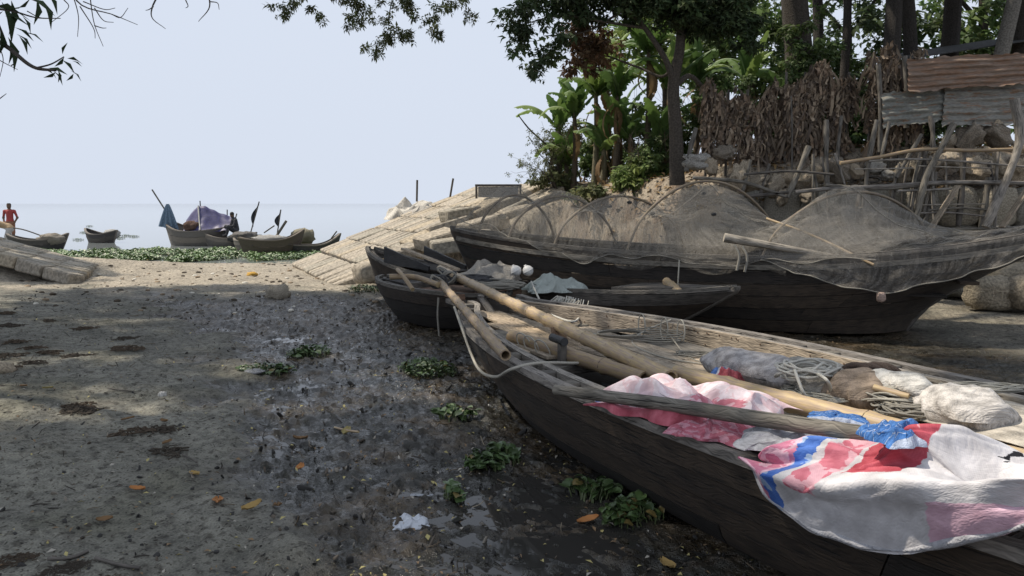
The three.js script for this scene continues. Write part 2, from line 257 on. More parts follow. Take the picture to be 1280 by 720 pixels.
// ---------------------------------------------------------------- concrete block revetments on both sides of the ramp
const conc = [matte(.43, .375, .3, .95, .7, .012), matte(.385, .34, .275, .95, .7, .012), matte(.46, .4, .315, .95, .7, .012), matte(.37, .335, .27, .95, .7, .012), matte(.45, .38, .28, .95, .7, .012)];
{
  const rv = thing('concrete_revetment', 'sunlit slope of tan concrete blocks rising behind the boats', 'revetment');
  const rr = mulberry(31), slope = Math.atan(.373), bs = [0, 1, 2, 3].map((k) => block(.815, .26, .385, .026, k * 1.7, .035, rr));
  const eS = V(.915, 0, -.405), eT = V(-.405, 0, -.915), up = eS.clone().multiplyScalar(Math.cos(slope)).add(V(0, Math.sin(slope), 0)), nrm = up.clone().cross(eT).normalize(); if (nrm.y < 0) nrm.negate();
  for (let i = 0; i < 7; i++) for (let j = 0; j < 16; j++) {
    const broken = (i >= 2 && j < 1 + (i - 2) * .75) || (i > 4 && j < 4 && rr() < .4); const s = .42 + i * .865, t = .2 + j * .415;
    if (i >= 2 && j < Math.floor((i - 1) * .55)) continue;
    if (i < 2 && j > 14) continue;
    const m = mesh('block', bs[(rr() * 4) | 0], conc[(rr() * 5) | 0], rv);
    m.position.set(A0[0], .015, A0[1]).addScaledVector(up, s + (rr() - .5) * .02).addScaledVector(eT, t + (rr() - .5) * .015).addScaledVector(nrm, -.13 + (rr() - .5) * .025 - (i === 0 ? .05 : 0));
    m.setRotationFromMatrix(new THREE.Matrix4().makeBasis(up, nrm, up.clone().cross(nrm)));
    if (broken) { m.rotateX((rr() - .3) * .3); m.rotateZ((rr() - .75) * .3); m.rotateY((rr() - .5) * .3); m.position.y -= .05 + .14 * rr(); m.position.z += .1 * rr(); }
    else { m.rotateX((rr() - .5) * .03); m.rotateZ((rr() - .5) * .03); }
  }
  rebase(rv);
  // loose blocks that slid off the broken near edge
  const spots = [[460, 340, 14.6, .25], [500, 318, 14.7, .4], [545, 300, 14.9, .3], [567, 306, 14.2, -.3], [528, 300, 15.6, .2], [590, 300, 14.4, .5], [560, 285, 15.8, -.2], [598, 282, 15.6, .3], [575, 268, 16.6, .1], [604, 262, 16.9, .4]];
  const lb = ['leaning at the slope\'s near corner with moss on it', 'half buried below the broken slope edge', 'lying flat under the broken slope edge', 'tilted beside the net boat stern', 'wedged under the cracked slope rows', 'closest to the net boat stern', 'in the middle of the broken edge', 'tilted upward at the broken edge', 'second from the top of the broken edge', 'topmost at the broken edge by the crest'];
  spots.forEach(([px, py, d, tw], k) => { const p = at(px, py, d), g = k ? bs[k % 4].clone() : lump(.26, .2, .2, .08, 4.2, 3, 5); g.scale(1.05, 1, 1.1); const m = mesh(numbered('loose_block'), g, conc[k % 5], scene); m.position.copy(p); m.rotation.set((rr() - .5) * .3, tw + .5, .2 + (rr() - .5) * .3); tag(m, 'loose concrete block ' + lb[k], 'concrete block', 'loose blocks under the broken revetment edge'); });
  const lv = thing('concrete_revetment', 'low slope of concrete blocks at the left edge', 'revetment');
  const sl = Math.atan(.165), eK = V(-.915, 0, -.405), eL = V(-.405, 0, -.915), uk = eK.clone().multiplyScalar(Math.cos(sl)).add(V(0, Math.sin(sl), 0)), nk = uk.clone().cross(eL).normalize(); if (nk.y < 0) nk.negate();
  for (let i = 0; i < 6; i++) for (let j = 0; j < 8; j++) {
    const m = mesh('block', bs[(rr() * 4) | 0], conc[(rr() * 5) | 0], lv);
    m.position.set(-8.9, .13, -15.3).addScaledVector(uk, .42 + i * .87).addScaledVector(eL, .2 + j * .415).addScaledVector(nk, -.13 + (rr() - .5) * .02);
    m.setRotationFromMatrix(new THREE.Matrix4().makeBasis(uk, nk, uk.clone().cross(nk))); m.rotateX((rr() - .5) * .03); m.rotateZ(-.012 + (rr() - .5) * .02);
  }
  rebase(lv);
}
// ---------------------------------------------------------------- boats
// hull surface: t -1..1 along, v 0 (bottom edge) .. 1 (gunwale), side +1 / -1
function hullFn(o) {
  const S = (t, v, side) => {
    const e = Math.min(1, Math.abs(t)), neg = t < 0, x = t * mix(neg ? o.lk0 : o.lk1, neg ? o.lg0 : o.lg1, Math.pow(v, neg ? .9 : o.rake ?? .9));
    const top = Math.max(o.end ?? .03, o.hb * Math.pow(1 - Math.pow(e, o.p ?? 2.2), o.q ?? .85)) * (neg && o.blunt ? 1 : 1), bot = Math.max(.015, o.bw * Math.pow(1 - Math.pow(e, o.pb ?? 2.2), .9));
    const w = mix(bot, top, Math.pow(v, .7)) + (o.bulge ?? .03) * Math.sin(Math.PI * v) * (1 - e * e);
    const k = (o.rock ?? .1) * Math.pow(e, 3), sh = o.sheerFn ? o.sheerFn(t, side) : o.sheer + (neg ? o.rise0 : o.rise1) * Math.pow(e, o.rp ?? 2.2);
    return V(x, mix(k, sh, v), side * w);
  };
  return S;
}
function hull(g, o) {
  const S = hullFn(o), rr = mulberry(o.seed ?? 5), ns = o.strakes, th = o.th ?? .03;
  for (const side of [-1, 1]) for (let k = 0; k < ns; k++) {
    const cuts = [-1]; const np = o.pieces ?? 2; for (let i = 1; i < np; i++) cuts.push(-1 + 2 * i / np + (rr() - .5) * .35 / np * 2); cuts.push(1);
    for (let i = 0; i < np; i++) {
      const t0 = cuts[i] + (i ? .0006 : 0), t1 = cuts[i + 1] - (i < np - 1 ? .0006 : 0), v0 = k / ns + .004, v1 = (k + 1) / ns - .006, out = (rr() - .5) * .012;
      const f = (u, v) => { const p = S(mix(t0, t1, u), mix(v0, v1, v), side); p.z += side * (out + (1 - v) * .006); return p; };
      const geo = sheet(side > 0 ? (u, v) => f(u, 1 - v) : (u, v) => f(u, v), Math.max(6, Math.round((o.seg ?? 44) / np)), 2, th);
      mesh('strake', geo, o.mats[(rr() * o.mats.length) | 0], g);
    }
  }
  for (const e of o.transom ?? []) mesh('transom', sheet((u, v) => { const a = S(e, mix(1, .0, v), 1), q = a.z; a.z = mix(-q, q, u) * .98; return a; }, 6, 3, .03), o.mats[1], g);
  const nb = o.bottoms ?? 1;
  for (let k = 0; k < nb; k++) { const f = (u, v) => { const t = mix(-1, 1, u), a = S(t, 0, 1); a.z *= mix(-1, 1, (k + mix(.01, .99, v)) / nb); a.y += .004; return a; }; mesh('bottom_board', sheet(f, 24, 1, .03), o.bmat ?? o.mats[0], g); }
  for (const e of [-1, 1]) { const pts = []; for (let i = 0; i <= 6; i++) { const p = S(e, i / 6, 1); p.z = 0; p.x += e * .015; pts.push(p); } const top = pts[6].clone(); top.y += o.post ?? .03; pts.push(top); mesh('stem_post', tube(pts, o.postR ?? .045, 12, 6), o.railMat ?? o.mats[0], g); }
  const rail = (dw, dy, w, h, m, t0 = -.985, t1 = .985, name = 'gunwale') => { for (const side of [-1, 1]) { const pts = []; for (let i = 0; i <= 40; i++) { const p = S(mix(t0, t1, i / 40), 1, side); p.z = side * Math.max(.02, Math.abs(p.z) + dw); p.y += dy; pts.push(p); } mesh(name, bar(pts, w, h, 60), Array.isArray(m) ? m[side > 0 ? 0 : 1] : m, g); } };
  rail(o.railOut ?? .0, .02, o.railW ?? .07, .045, o.railMat ?? o.mats[1]);
  const ribs = o.ribs ?? 0;
  for (let i = 0; i < ribs; i++) for (const side of [-1, 1]) { const t = mix(-.86, .86, (i + .5) / ribs), pts = []; for (let k = 0; k <= 5; k++) { const p = S(t, .02 + .94 * k / 5, side); p.z -= side * (th + .022); pts.push(p); } mesh('rib', bar(pts, .05, .045, 8), o.ribMat ?? o.mats[2], g); }
  return { S, rail };
}
const BX = (g, name, geo, m, x, y, z, ry = 0, rx = 0, rz = 0) => { const k = mesh(name, geo, m, g); k.position.set(x, y, z); k.rotation.set(rx, ry, rz); return k; };
// bamboo culm with swollen joints
function culm(p0, p1, r0, r1, step = .32, sag = 0, seed = 1) { // joints swell, both ends are open tubes
  const L = p0.distanceTo(p1), n = Math.max(2, Math.round(L / step)), seg = n * 8, dir = p1.clone().sub(p0).normalize(), rings = [];
  for (let i = 0; i <= seg; i++) { const t = i / seg, k = t * n, f = Math.abs(k - Math.round(k)) * step, near = Math.round(k) > 0 && Math.round(k) < n ? Math.exp(-f * f / .00016) * .16 - .06 * Math.exp(-(f - .03) * (f - .03) / .0001) : 0; const p = p0.clone().lerp(p1, t); p.y -= sag * 4 * t * (1 - t); rings.push([p, mix(r0, r1, t) * (1 + near + .03 * n2(k * .7, seed))]); }
  const inner = (p, r, s) => [[p.clone(), r], [p.clone(), r * .97], [p.clone(), r * .76], [p.clone(), r * .74], [p.clone().addScaledVector(dir, s * .14), r * .7]];
  const all = [...inner(p0, rings[0][1], 1).reverse(), ...rings, ...inner(p1, rings[seg][1], -1)], rs = 11, pos = [], uv = [], idx = [], N = (Math.abs(dir.y) < .9 ? V(0, 1, 0) : V(1, 0, 0)).addScaledVector(dir, -(Math.abs(dir.y) < .9 ? dir.y : dir.x)).normalize(), B = dir.clone().cross(N);
  all.forEach(([p, r], i) => { for (let j = 0; j <= rs; j++) { const a = j / rs * 6.28319, q = p.clone().addScaledVector(N, Math.cos(a) * r).addScaledVector(B, Math.sin(a) * r); pos.push(q.x, q.y, q.z); uv.push(i / seg * L, j / rs * 6.28 * r0); } });
  for (let i = 0; i < all.length - 1; i++) for (let j = 0; j < rs; j++) { const a = i * (rs + 1) + j; idx.push(a, a + rs + 1, a + 1, a + 1, a + rs + 1, a + rs + 2); }
  const m = all.length - 1; for (const e of [0, m]) for (let j = 1; j < rs - 1; j++) { const a = e * (rs + 1); e ? idx.push(a, a + j + 1, a + j) : idx.push(a, a + j, a + j + 1); }
  const g = geoFrom(pos, idx, uv); fixSeam(g, m, rs); return g;
}
function bambooPole(label, p0, p1, r0, r1, m, { step = .32, sag = 0, group, name = 'bamboo_pole' } = {}) {
  const g = thing(name, label, 'pole', group), L = p0.distanceTo(p1), n = Math.max(2, Math.round(L / step)); const body = mesh('culm', culm(p0, p1, r0, r1, step, sag), m, g);
  const dir = p1.clone().sub(p0).normalize(), q = new THREE.Quaternion().setFromUnitVectors(V(0, 1, 0), dir), ring = new THREE.TorusGeometry(1, .09, 5, 12); ring.rotateX(Math.PI / 2);
  for (let k = 1; k < n; k++) { const t = k / n, p = p0.clone().lerp(p1, t); p.y -= sag * 4 * t * (1 - t); const b = mesh('joint_ring', ring, nodeMat, body); b.position.copy(p); b.quaternion.copy(q); b.scale.setScalar(mix(r0, r1, t) * 1.06); }
  return rebase(g);
}
function ropeGeo(pts, r = .008, seg = null, rs = 5) { return tube(pts, r, seg ?? pts.length * 6, rs); }
function tangle(c, rx, rz, h, n, r, seed, turns = 1.1) { // heap of loose loops
  const rr = mulberry(seed), pts = []; let a = rr() * 6;
  for (let i = 0; i < n; i++) { a += (.5 + rr() * .9) * turns; const q = .45 + .55 * rr(); pts.push(V(c.x + Math.cos(a) * rx * q, c.y + h * rr() * (1 - q * .5) + r, c.z + Math.sin(a) * rz * q)); }
  return ropeGeo(pts, r, n * 6, 5);
}
// ------------------------------------------------ the foreground boat
const FB = { c: V(1.345, 0, -4.95), turn: -1.125 };          // its middle, on the ground
const fbQ = new THREE.Quaternion().setFromAxisAngle(V(0, 1, 0), FB.turn);
const F = (l, h, w) => V(l, h, w).applyQuaternion(fbQ).add(FB.c);
const fo = { lk0: 3.05, lk1: 5.7, lg0: 3.9, lg1: 6.4, hb: 1.17, bw: .95, p: 1.8, q: .68, pb: 2, end: .42, transom: [-1], sheerFn: (t) => .485 + .03 * Math.pow(Math.max(0, -t), 3) + .32 * Math.pow(Math.max(0, t), 2.2), rock: .12, strakes: 4, pieces: 3, seg: 60, mats: tarWood, bmat: tarWood[2], railMat: greyWood[1], railW: .075, railOut: .01, seed: 3, ribs: 16, ribMat: oldWood[1], bottoms: 4, post: .04, postR: .05 };
const tl = (l) => clamp(l < 0 ? l / 3.9 : l / 6.4, -1, 1);
const fboat = thing('fishing_boat', 'long weathered wooden boat in front with plank deck and bamboo poles', 'boat', null, FB.c, FB.turn);
const fh = hull(fboat, fo);
fh.rail(-.155, .012, .06, .05, greyWood[0], -.93, .93, 'inner_rail');
{ // spacer blocks between the two rails leave open slots
  const sp = block(.09, .04, .1, .004), rr = mulberry(71);
  for (const side of [-1, 1]) for (let i = 0; i < 23; i++) { const t = mix(-.88, .88, i / 22) + (rr() - .5) * .01, p = fh.S(t, 1, side), q = fh.S(t + .02, 1, side); BX(fboat, 'spacer', sp, oldWood[i % 3], p.x, p.y + .012, p.z - side * .075, -Math.atan2(q.z - p.z, q.x - p.x)); }
  // coaming board inside the far gunwale, pale and full of nail holes
  const farBoards = [];
  for (const [t0, t1, m] of [[-.93, -.4, paleWood[3]], [-.397, .12, paleWood[1]], [.123, .62, greyWood[2]]]) { const pts = []; for (let i = 0; i <= 14; i++) { const p = fh.S(mix(t0, t1, i / 14), 1, -1); p.z += .2; p.y -= .045; pts.push(p); } farBoards.push([t0, t1, mesh('coaming_board', bar(pts, .03, .17, 20), m, fboat)]); }
  for (const [t0, t1, m] of [[-.5, .0, oldWood[0]], [.003, .5, oldWood[2]]]) { const pts = []; for (let i = 0; i <= 14; i++) { const p = fh.S(mix(t0, t1, i / 14), 1, 1); p.z -= .2; p.y -= .05; pts.push(p); } mesh('coaming_board', bar(pts, .03, .1, 20), m, fboat); }
  const nail = new THREE.CylinderGeometry(.006, .006, .006, 6); nail.rotateX(Math.PI / 2);
  for (let i = 0; i < 90; i++) { const t = mix(-.9, .6, rr()), p = fh.S(t, 1, -1), brd = farBoards.find(([a, b]) => t > a && t < b); if (brd) BX(brd[2], 'nail', nail, rust[0], p.x, p.y - .1 + .1 * (i % 2) + .02 * rr(), p.z + .217); }
  // deck planks, lengthwise, hatch left open on the near side
  const deckY = .415, rows = []; let w = -.98; while (w < .95) { const b = w < -.1 ? R(.24, .36) : R(.15, .23); rows.push([w, Math.min(b, .98 - w)]); w += b + .006; }
  for (const [w0, bw] of rows) {
    let l = -3.62 + R(-.05, .1); while (l < 4.4) {
      const len = w0 < -.1 ? R(.9, 1.7) : R(.5, 1.1), mid = l + len / 2, wc = w0 + bw / 2;
      const lim = Math.min(Math.abs(fh.S(tl(l), .75, 1).z), Math.abs(fh.S(tl(l + len), .75, 1).z)) - .02;
      const hatch = wc > .3 && wc < .86 && mid > -.95 && mid < .6;
      if (Math.max(Math.abs(w0), Math.abs(w0 + bw)) < lim && !hatch && bw > .05) BX(fboat, 'deck_plank', block(len - .012, .028, bw, .005, R(0, 9), .006), rnd() < .22 ? oldWood[(rnd() * 3) | 0] : paleWood[(rnd() * 4) | 0], mid, deckY + R(-.006, .006), wc, R(-.008, .008), R(-.015, .015), R(-.006, .006));
      l += len;
    }
  }
  // beams
  for (const l of [-3.4, -2.55, -1.6, -.95, .78, 1.8, 3]) { const q = Math.abs(fh.S(tl(l), .7, 1).z) - .03; BX(fboat, 'cross_beam', block(.09, .07, q * 2, .008, l), oldWood[Math.abs(l * 7 | 0) % 3], l, .355, 0); }
  // engine bed and dark pipes down in the hatch
  BX(fboat, 'hatch_floor', block(1.7, .03, .6, .005), blackWood, -.12, .1, .52);
  for (const [a, b, r] of [[V(-.75, .2, .3), V(.5, .24, .66), .03], [V(-.7, .27, .42), V(.55, .3, .5), .022], [V(-.4, .18, .7), V(.6, .22, .4), .035], [V(-.8, .24, .6), V(.1, .2, .75), .02]]) mesh('pipe', tube([a, a.clone().lerp(b, .5).add(V(0, .05, .04)), b], r, 14, 8), matte(.03, .03, .032, .45, 3, .001), fboat);
  BX(fboat, 'engine_block', lump(.26, .12, .18, .06, 2.2, 2, 5), matte(.05, .05, .052, .5, 4, .003), .2, .24, .55);
  // thwart with grip standing at the hatch corner
  BX(fboat, 'upright', block(.05, .2, .06, .006), oldWood[1], -.95, .47, .62); BX(fboat, 'grip', tube([V(-.16, 0, -.02), V(.1, .01, .02)], .032, 6, 10), blackWood, -.98, .57, .62);
  BX(fboat, 'knee', block(.06, .17, .12, .008), brownWood[2], -1.75, .46, .2, .1, .1, .2);
}
// ------------------------------------------------ the short boat lying end to end behind it
{
  const a = V(-1.85, 0, -11.35), b = V(-.15, 0, -9.22), dir = b.clone().sub(a), L = dir.length(), h2 = L / 2; dir.normalize();
  const g = thing('fishing_boat', 'short dark boat behind the front boat end, with red-brown planks and lashed poles', 'boat', null, a.clone().lerp(b, .5), Math.atan2(-dir.z, dir.x));
  const o = { lk0: h2 * .72, lk1: h2 * .92, lg0: h2, lg1: h2, hb: .56, bw: .4, p: 2.6, q: .6, pb: 2.6, end: .14, sheerFn: (t) => .455 + .04 * Math.pow(Math.max(0, -t), 2), rock: .1, strakes: 3, pieces: 1, seg: 24, mats: tarWood, railMat: oldWood[0], railW: .06, ribs: 6, ribMat: oldWood[1], bottoms: 3, seed: 17, transom: [-1] };
  o.q = .5; const { S, rail } = hull(g, o); rail(-.12, 0, .045, .045, oldWood[1], -.9, .9, 'inner_rail');
  const sp = block(.07, .04, .08, .004); for (const side of [-1, 1]) for (let i = 0; i < 9; i++) { const t = mix(-.8, .8, i / 8), p = S(t, 1, side); BX(g, 'spacer', sp, oldWood[i % 3], p.x, p.y, p.z - side * .06); }
  for (let i = 0; i < 5; i++) BX(g, 'deck_plank', block(1.15, .03, .19, .005, i), brownWood[i % 3], .5, .45, -.4 + i * .2, 0, 0, .01);
  BX(g, 'edge_board', block(.05, .09, 1.06, .006), brownWood[0], 1.12, .445, 0); for (let i = 0; i < 3; i++) BX(g, 'end_plank', block(.8, .035, .23, .006, i * 2), tarWood[i % 4], -.55, .49, -.25 + i * .25, 0, 0, -.03); BX(g, 'cross_beam', block(.12, .09, .98, .01), oldWood[1], -.1, .49, 0, .04);
}
// loads on the foreground boat
bambooPole('long yellow bamboo pole lying along the deck toward the sacks', onLevel(550, 336, .66), onLevel(838, 473, .5), .052, .056, bamboo[0], { step: .42, group: 'bamboo poles on the front boat' });
{ const a = onLevel(846, 466, .5), b = onLevel(1280, 577, .6); bambooPole('thick bamboo pole running out from under the sacks on the right', a, b.clone().add(b.clone().sub(a).multiplyScalar(.35)), .052, .05, bamboo[0], { step: .5, group: 'bamboo poles on the front boat' }); }
bambooPole('short grey bamboo pole with a cut hollow end above the near gunwale', onLevel(546, 348, .66), onLevel(632, 444, .575), .04, .04, bamboo[1], { step: .36, group: 'bamboo poles on the front boat' });
bambooPole('thick mottled bamboo piece under the long pole beside the hatch', onLevel(640, 421, .46), onLevel(806, 474, .45), .06, .055, bamboo[1], { step: .45, group: 'bamboo poles on the front boat' });
solo('oar_shaft', tube([onLevel(694, 487, .6), onLevel(830, 505, .64), onLevel(960, 525, .69), onLevel(1112, 546, .76)], (t) => .028 + .007 * Math.sin(t * 3), 24, 9), oldWood[2], 'smooth grey wooden shaft lying over the pink sack on the gunwale', 'pole');
solo('crossed_stick', tube([onLevel(487, 346, .7), onLevel(515, 346, .7), onLevel(548, 356, .66)], .036, 10, 8), bamboo[1], 'pale stick lying across the far tip of the front boat', 'stick');
solo('bent_stick', tube([onLevel(497, 337, .78), onLevel(503, 344, .74), onLevel(516, 362, .6)], .026, 10, 7), bamboo[1], 'thin bent stick standing at the far tip of the front boat', 'stick');
// hanging rope over the near gunwale
solo('hanging_rope', ropeGeo([onLevel(568, 384, .6), onLevel(578, 412, .52), at(588, 440, 6.2), at(601, 464, 5.7), at(620, 471, 5.3), at(641, 461, 4.88), onLevel(664, 455, .535), onLevel(722, 454, .45)], .012, 60, 6), ropeM[0], 'pale rope hanging in a loop over the near gunwale', 'rope');
solo('thin_rope', ropeGeo([at(548, 372, 8.2), at(547, 395, 8.15), at(549, 420, 8.1)], .012, 20, 5), ropeM[1], 'frayed cord dangling from the stern lashing', 'rope');
{ // lashings around the poles at the stern
  const g = thing('rope_lashing', 'dark cords lashing the bamboo pole ends at the stern', 'rope'); const rr = mulberry(8);
  for (const [px, py, h] of [[556, 342, .66], [549, 352, .67], [561, 347, .65]]) { const c = onLevel(px, py, h); for (let k = 0; k < 4; k++) { const pts = [], ph = rr() * 6; for (let i = 0; i <= 12; i++) { const a = i / 12 * 6.283; pts.push(V(c.x + Math.cos(a + ph) * (.08 + .02 * rr()), c.y + Math.sin(a) * .075, c.z + (k - 1.5) * .045 + .03 * Math.cos(a))); } mesh('cord', ropeGeo(pts, .014, 30, 5), ropeM[k % 2 ? 1 : 3], g); } }
  rebase(g);
}
solo('rope_heap', tangle(onLevel(618, 360, .52), .42, .34, .12, 240, .011, 41), ropeM[1], 'grey-brown tangle of rope and net on the raised aft deck', 'rope');
solo('rope_heap', tangle(onLevel(592, 352, .57), .3, .3, .1, 150, .008, 43), ropeM[3], 'dark tangle of cords between the pole ends', 'rope');
{ // white cord draped over the far coaming
  const g = thing('cord_hank', 'white cords draped over the far coaming in loops', 'rope'), rr = mulberry(12), c0 = onLevel(705, 374, .55), dir = F(1, 0, 0).sub(F(0, 0, 0));
  for (let k = 0; k < 16; k++) { const a = c0.clone().addScaledVector(dir, (rr() - .5) * .5 + .1), pts = [a.clone().add(V(-.1, -.06, -.05)), a.clone().add(V(0, .02, 0)), a.clone().add(V(-.05, -.05 - .03 * rr(), .1)), a.clone().add(V(-.12 + .1 * rr(), -.14, .22 + .1 * rr())), a.clone().add(V(.02 + .1 * rr(), -.165, .3)), a.clone().add(V(.06, -.1, .14)), a.clone().add(V(.1, .02, .01))]; mesh('cord', ropeGeo(pts, .006, 30, 5), ropeM[k % 3 ? 2 : 0], g); }
  rebase(g);
}
solo('cord', ropeGeo([onLevel(664, 352, .6), onLevel(673, 372, .5), onLevel(681, 387, .445), onLevel(700, 398, .435), onLevel(716, 402, .435), onLevel(728, 392, .435)], .012, 40, 6), ropeM[2], 'single white cord curving over the deck from the aft planks', 'rope');
solo('rope_coil', (() => { const pts = [], c = onLevel(800, 423, .435); for (let i = 0; i < 40; i++) { const a = i * .62, q = .22 + .08 * Math.sin(i * 1.3); pts.push(V(c.x + Math.cos(a) * q * 1.3, c.y + .012 + .0012 * i, c.z + Math.sin(a) * q)); } pts.push(onLevel(860, 446, .435), onLevel(880, 454, .435)); return ropeGeo(pts, .006, 260, 5); })(), ropeM[1], 'loose coil of thin grey-green rope on the bare deck boards', 'rope');
solo('rope_coil', ropeGeo([onLevel(740, 417, .435), onLevel(775, 420, .445), onLevel(800, 416, .44), onLevel(825, 403, .5), onLevel(838, 400, .56), onLevel(818, 408, .5), onLevel(790, 426, .44), onLevel(830, 447, .44), onLevel(885, 456, .44)], .006, 70, 5), ropeM[0], 'straw coloured rope running from the far coaming across the deck', 'rope');
for (const [px, l] of [[802, 'nearest the white cords'], [830, 'of the three, in the middle'], [851, 'of the three, nearest the bundle']]) { const c = onLevel(px, 400 + (px - 802) * .16, .56), pts = []; for (let i = 0; i <= 14; i++) { const a = i / 14 * 6.3; pts.push(V(c.x + .02 * Math.sin(a), c.y - .045 + .1 * Math.cos(a), c.z + .055 * Math.sin(a) + .01)); } solo('rope_loop', ropeGeo(pts, .006, 40, 5), ropeM[0], 'rope loop tied around the far coaming, ' + l, 'rope', 'rope loops on the far coaming'); }
for (const [px, py, l] of [[655, 428, 'near the upright knee'], [664, 432, 'in the middle of the mottled bamboo piece'], [678, 437, 'next to the hatch']]) { const c = onLevel(px, py, .46), pts = []; for (let i = 0; i <= 14; i++) { const a = i / 14 * 6.3; pts.push(V(c.x + .075 * Math.cos(a) * .7 - .03 * Math.sin(a), c.y + .085 * Math.sin(a), c.z + .07 * Math.cos(a) * .7 + .04)); } solo('rope_loop', ropeGeo(pts, .006, 40, 5), ropeM[0], 'pale rope ring around the mottled bamboo piece ' + l, 'rope', 'rope rings on the mottled bamboo'); }

// woven sacks
function sackTex(fn) { const n = 512; return tex(n, (u, v) => { const w = .03 * ((Math.floor(u * 256) + Math.floor(v * 256)) & 1) + .12 * fbm(u * 10, v * 10, 4); const c = fn(u, v); return c.map((q) => q - .05 + w); }, true); }
const cloth = (map, b = .004, tr = .2) => new THREE.MeshPhysicalMaterial({ map, roughness: .75, transmission: tr, thickness: 0, bumpMap: rep(crinkleB, 2.4), bumpScale: b * 1.1, specularIntensity: .5 });
const fray = (u, v, k) => .035 * fbm(u * 14, v * 14 + k, 4);
const bigSackM = cloth(sackTex((u, v) => {
  const a = u * .68 + fray(u, v, 1) * .22, b = v + fray(u, v, 5) * .22; let c = [.8, .79, .8]; const worn = fbm(u * 9, v * 9 + 3, 4);
  if (a < .1) c = worn > .05 ? [.84, .7, .76] : [.78, .5, .6];
  if (a > .1 && a < .155 - .02 * b) c = worn > .22 ? [.62, .7, .82] : [.3, .45, .74];
  if (a > .16 && a < .225 && b < .86) c = worn > .0 ? [.84, .66, .7] : [.78, .46, .52];
  if (a > .235 && a < .35 && b > .3 && b < .74) c = [.72, .33, .38]; if (a > .26 && a < .33 && b > .46 && b < .54 && n2(u * 90, v * 40) > .25) c = [.84, .62, .64];
  if (a > .42 && b > .84) c = [.84, .7, .76]; if (a > .43 && a < .445 && b > .2 && b < .42 && n2(u * 30, v * 20) > -.2) c = [.12, .12, .14];
  return c;
}), .002, .12);
const pinkSackM = cloth(sackTex((u, v) => { const a = u + fray(u, v, 2), b = v + fray(u, v, 9), w = fbm(u * 8, v * 8, 4); let c = w > .05 ? [.86, .81, .83] : [.84, .74, .76]; if (b > .62 && b < .82 && a > .45) c = w > .1 ? [.84, .68, .71] : [.78, .5, .55]; if (a > .88) c = [.74, .4, .45]; if (a > .8 && a < .86 && b < .5) c = [.45, .52, .7]; if (b < .16 && a < .5) c = [.78, .62, .62]; return c; }), .002, .12);
const greySackM = cloth(sackTex(() => [.68, .68, .7]), .004, .15), blueSackM = cloth(sackTex((u, v) => Math.abs(fbm(u * 3 + 2, v * 3, 3)) < .03 || u > .9 ? [.74, .78, .86] : [.3, .5, .76]), .004, .15), redBlueM = cloth(sackTex((u, v) => u + fray(u, v, 3) > .55 ? [.76, .4, .43] : u > .45 ? [.85, .85, .88] : [.36, .5, .74]), .004, .15);
const creaseSets = new Map(); // long sharp creases over soft billows
function creases(k) { if (!creaseSets.has(k)) { const rr = mulberry(Math.round(k * 1000)), L = [], main = rr() * 3.14; for (let i = 0; i < 46; i++) { const a = main + (rr() - .5) * (rr() < .7 ? .9 : 3.1); L.push([rr() * 1.3 - .15, rr() * 1.3 - .15, Math.cos(a), Math.sin(a), .1 + .4 * rr() * rr(), .012 + .035 * rr(), (rr() - .45) * (.35 + .8 * rr()), (rr() - .5) * .8]); } creaseSets.set(k, L); } return creaseSets.get(k); }
const fold = (u, v, s, k) => { let r = .5 * n2(u * s * .4 + k, v * s * .4) + .15 * n2(u * s + k, v * s); for (const [x, y, c, d, h, w, a, bow] of creases(k)) { const p = (u - x) * c + (v - y) * d, q = -(u - x) * d + (v - y) * c + bow * p * p; if (p > -h && p < h && q > -w * 5 && q < w * 5) { const e = 1 - (p / h) * (p / h); r += a * Math.exp(-Math.abs(q) / w) * e; } } return r; };
